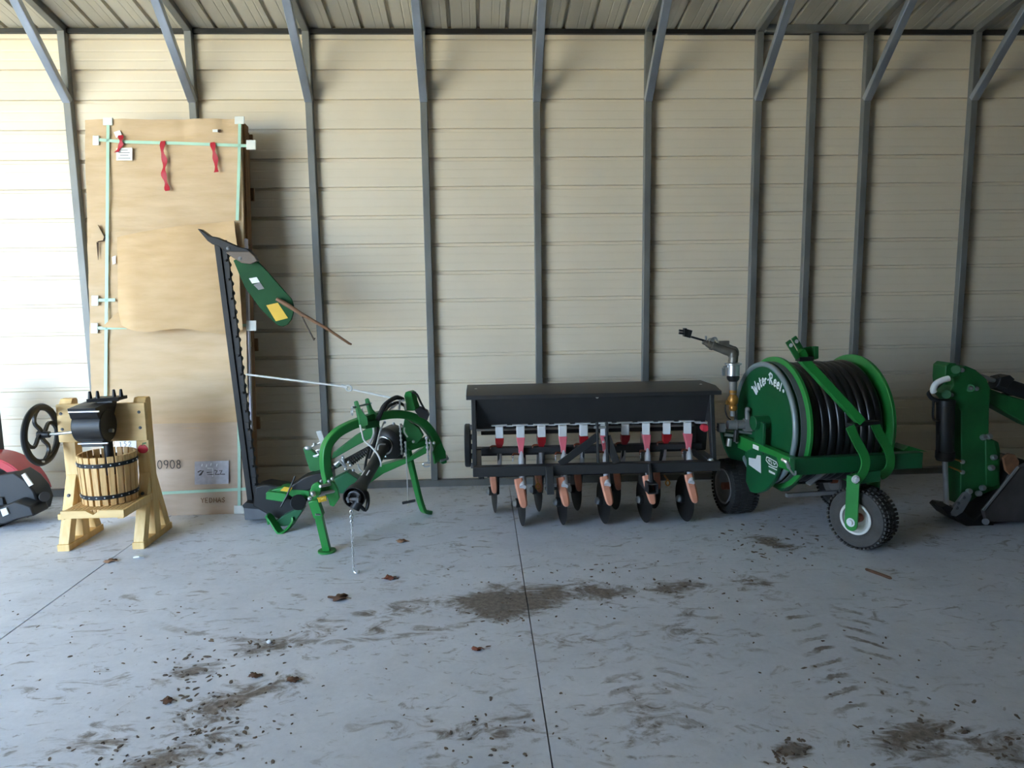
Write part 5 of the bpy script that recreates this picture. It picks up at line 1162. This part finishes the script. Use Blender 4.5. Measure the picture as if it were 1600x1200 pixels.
c = fl(217, 873); b = B(); b.prism([c + V(p) for p in ((-.03, -.012, .012), (.01, -.02, .02), (.035, .005, .008), (.015, .022, .014), (-.02, .015, .018))], (0, 0, .01)); tag(fin(b, 'plastic_scrap', 'white', bevel=.003), 'small white plastic scrap on the floor near the cider press', 'scrap')
c = fl(421, 1005); b = B(); b.ball(c + V((0, 0, .008)), .012, (1.2, 1, .8), sub=2); tag(fin(b, 'pebble', 'paper'), 'tiny pale pebble on the brown mud smear left of centre', 'pebble')
c = fl(1372, 897); b = B(); b.tube(curve([fl(1352, 889, .006), fl(1366, 894, .012), fl(1380, 899, .008), fl(1393, 904, .006)], 4), [.003] + [.009] * 11 + [.004], 8); tag(fin(b, 'bark_sliver', 'leaf'), 'dark bark sliver on the floor in front of the caster wheel', 'bark')
# mud crumbs: uncountable flakes pressed on the concrete
def crumbs():
    b = B(); rnd = random.Random(11)
    def flake(c, r):
        n = rnd.randint(5, 8); a0 = rnd.random() * 6; st = rnd.uniform(1, 2.6); an = rnd.random() * 3; h = rnd.uniform(.001, .004)
        top = []; bot = []
        for k in range(n):
            a = a0 + 2 * pi * k / n; q = r * rnd.uniform(.55, 1.1); x, y = q * cos(a) * st, q * sin(a)
            x, y = x * cos(an) - y * sin(an), x * sin(an) + y * cos(an)
            bot.append(b.bm.verts.new((c.x + x, c.y + y, .0005))); top.append(b.bm.verts.new((c.x + x * .8, c.y + y * .8, .0005 + h)))
        b.bm.faces.new(top)
        for k in range(n): j = (k + 1) % n; b.bm.faces.new((bot[k], bot[j], top[j], top[k]))
    for px, py, sx, sy, n, r in ((345, 1075, 45, 40, 46, .008), (300, 1045, 35, 14, 26, .009), (330, 1130, 60, 40, 60, .008), (150, 1000, 120, 60, 40, .006), (790, 935, 60, 30, 40, .007), (1205, 850, 40, 16, 60, .010), (1235, 1172, 18, 14, 34, .008),
                              (900, 915, 80, 20, 40, .007), (1050, 920, 90, 22, 40, .007), (1420, 1140, 50, 22, 30, .009), (1330, 1040, 70, 70, 24, .007), (500, 940, 260, 60, 26, .0045), (600, 1080, 260, 80, 26, .0045), (1100, 1040, 200, 90, 26, .0045), (770, 1150, 60, 30, 30, .007), (1560, 1170, 30, 25, 20, .008), (420, 1010, 25, 9, 24, .008), (240, 1180, 60, 18, 40, .007)):
        for k in range(n):
            x, y = rnd.gauss(px, sx), rnd.gauss(py, sy)
            if y < 800 or y > 1210: continue
            flake(fl(x, y), r * rnd.uniform(.4, 1.25))
    o = fin(b, 'mud_crumbs', 'mud'); tag(o, 'dried mud crumbs and flakes strewn over the concrete floor', 'dirt', kind='stuff')
crumbs()

# ================================================================== LIGHT
wd = bpy.data.worlds.new('sky'); sc.world = wd; wd.use_nodes = True
N = wd.node_tree.nodes; Lk = wd.node_tree.links; bg = N['Background']
tc = N.new('ShaderNodeTexCoord'); sp = N.new('ShaderNodeSeparateXYZ'); Lk.new(tc.outputs['Generated'], sp.inputs[0])
rp = N.new('ShaderNodeValToRGB'); Lk.new(sp.outputs['Z'], rp.inputs['Fac'])
rp.color_ramp.elements[0].position = 0; rp.color_ramp.elements[0].color = (.52, .73, 1.0, 1); rp.color_ramp.elements[1].position = .6; rp.color_ramp.elements[1].color = (.40, .63, 1.0, 1)
Lk.new(rp.outputs['Color'], bg.inputs['Color']); bg.inputs['Strength'].default_value = 5.5
sun = bpy.data.lights.new('sun', 'SUN'); sun.energy = 20; sun.angle = radians(1); sun.color = (1, .93, .8)
so = bpy.data.objects.new('sun', sun); COL.objects.link(so)
so.rotation_euler = V((.25, -.35, -.9)).to_track_quat('-Z', 'Y').to_euler()   # from behind the shed, high
# open left end of the shed lets the sky in; nothing else is lit artificially

sc.view_settings.view_transform = 'Standard'; sc.view_settings.look = 'None'; sc.view_settings.gamma = 1; sc.view_settings.use_curve_mapping = False
sc.view_settings.exposure = 1.78
sc.cycles.use_denoising = True
sc.cycles.max_bounces = 8; sc.cycles.diffuse_bounces = 3
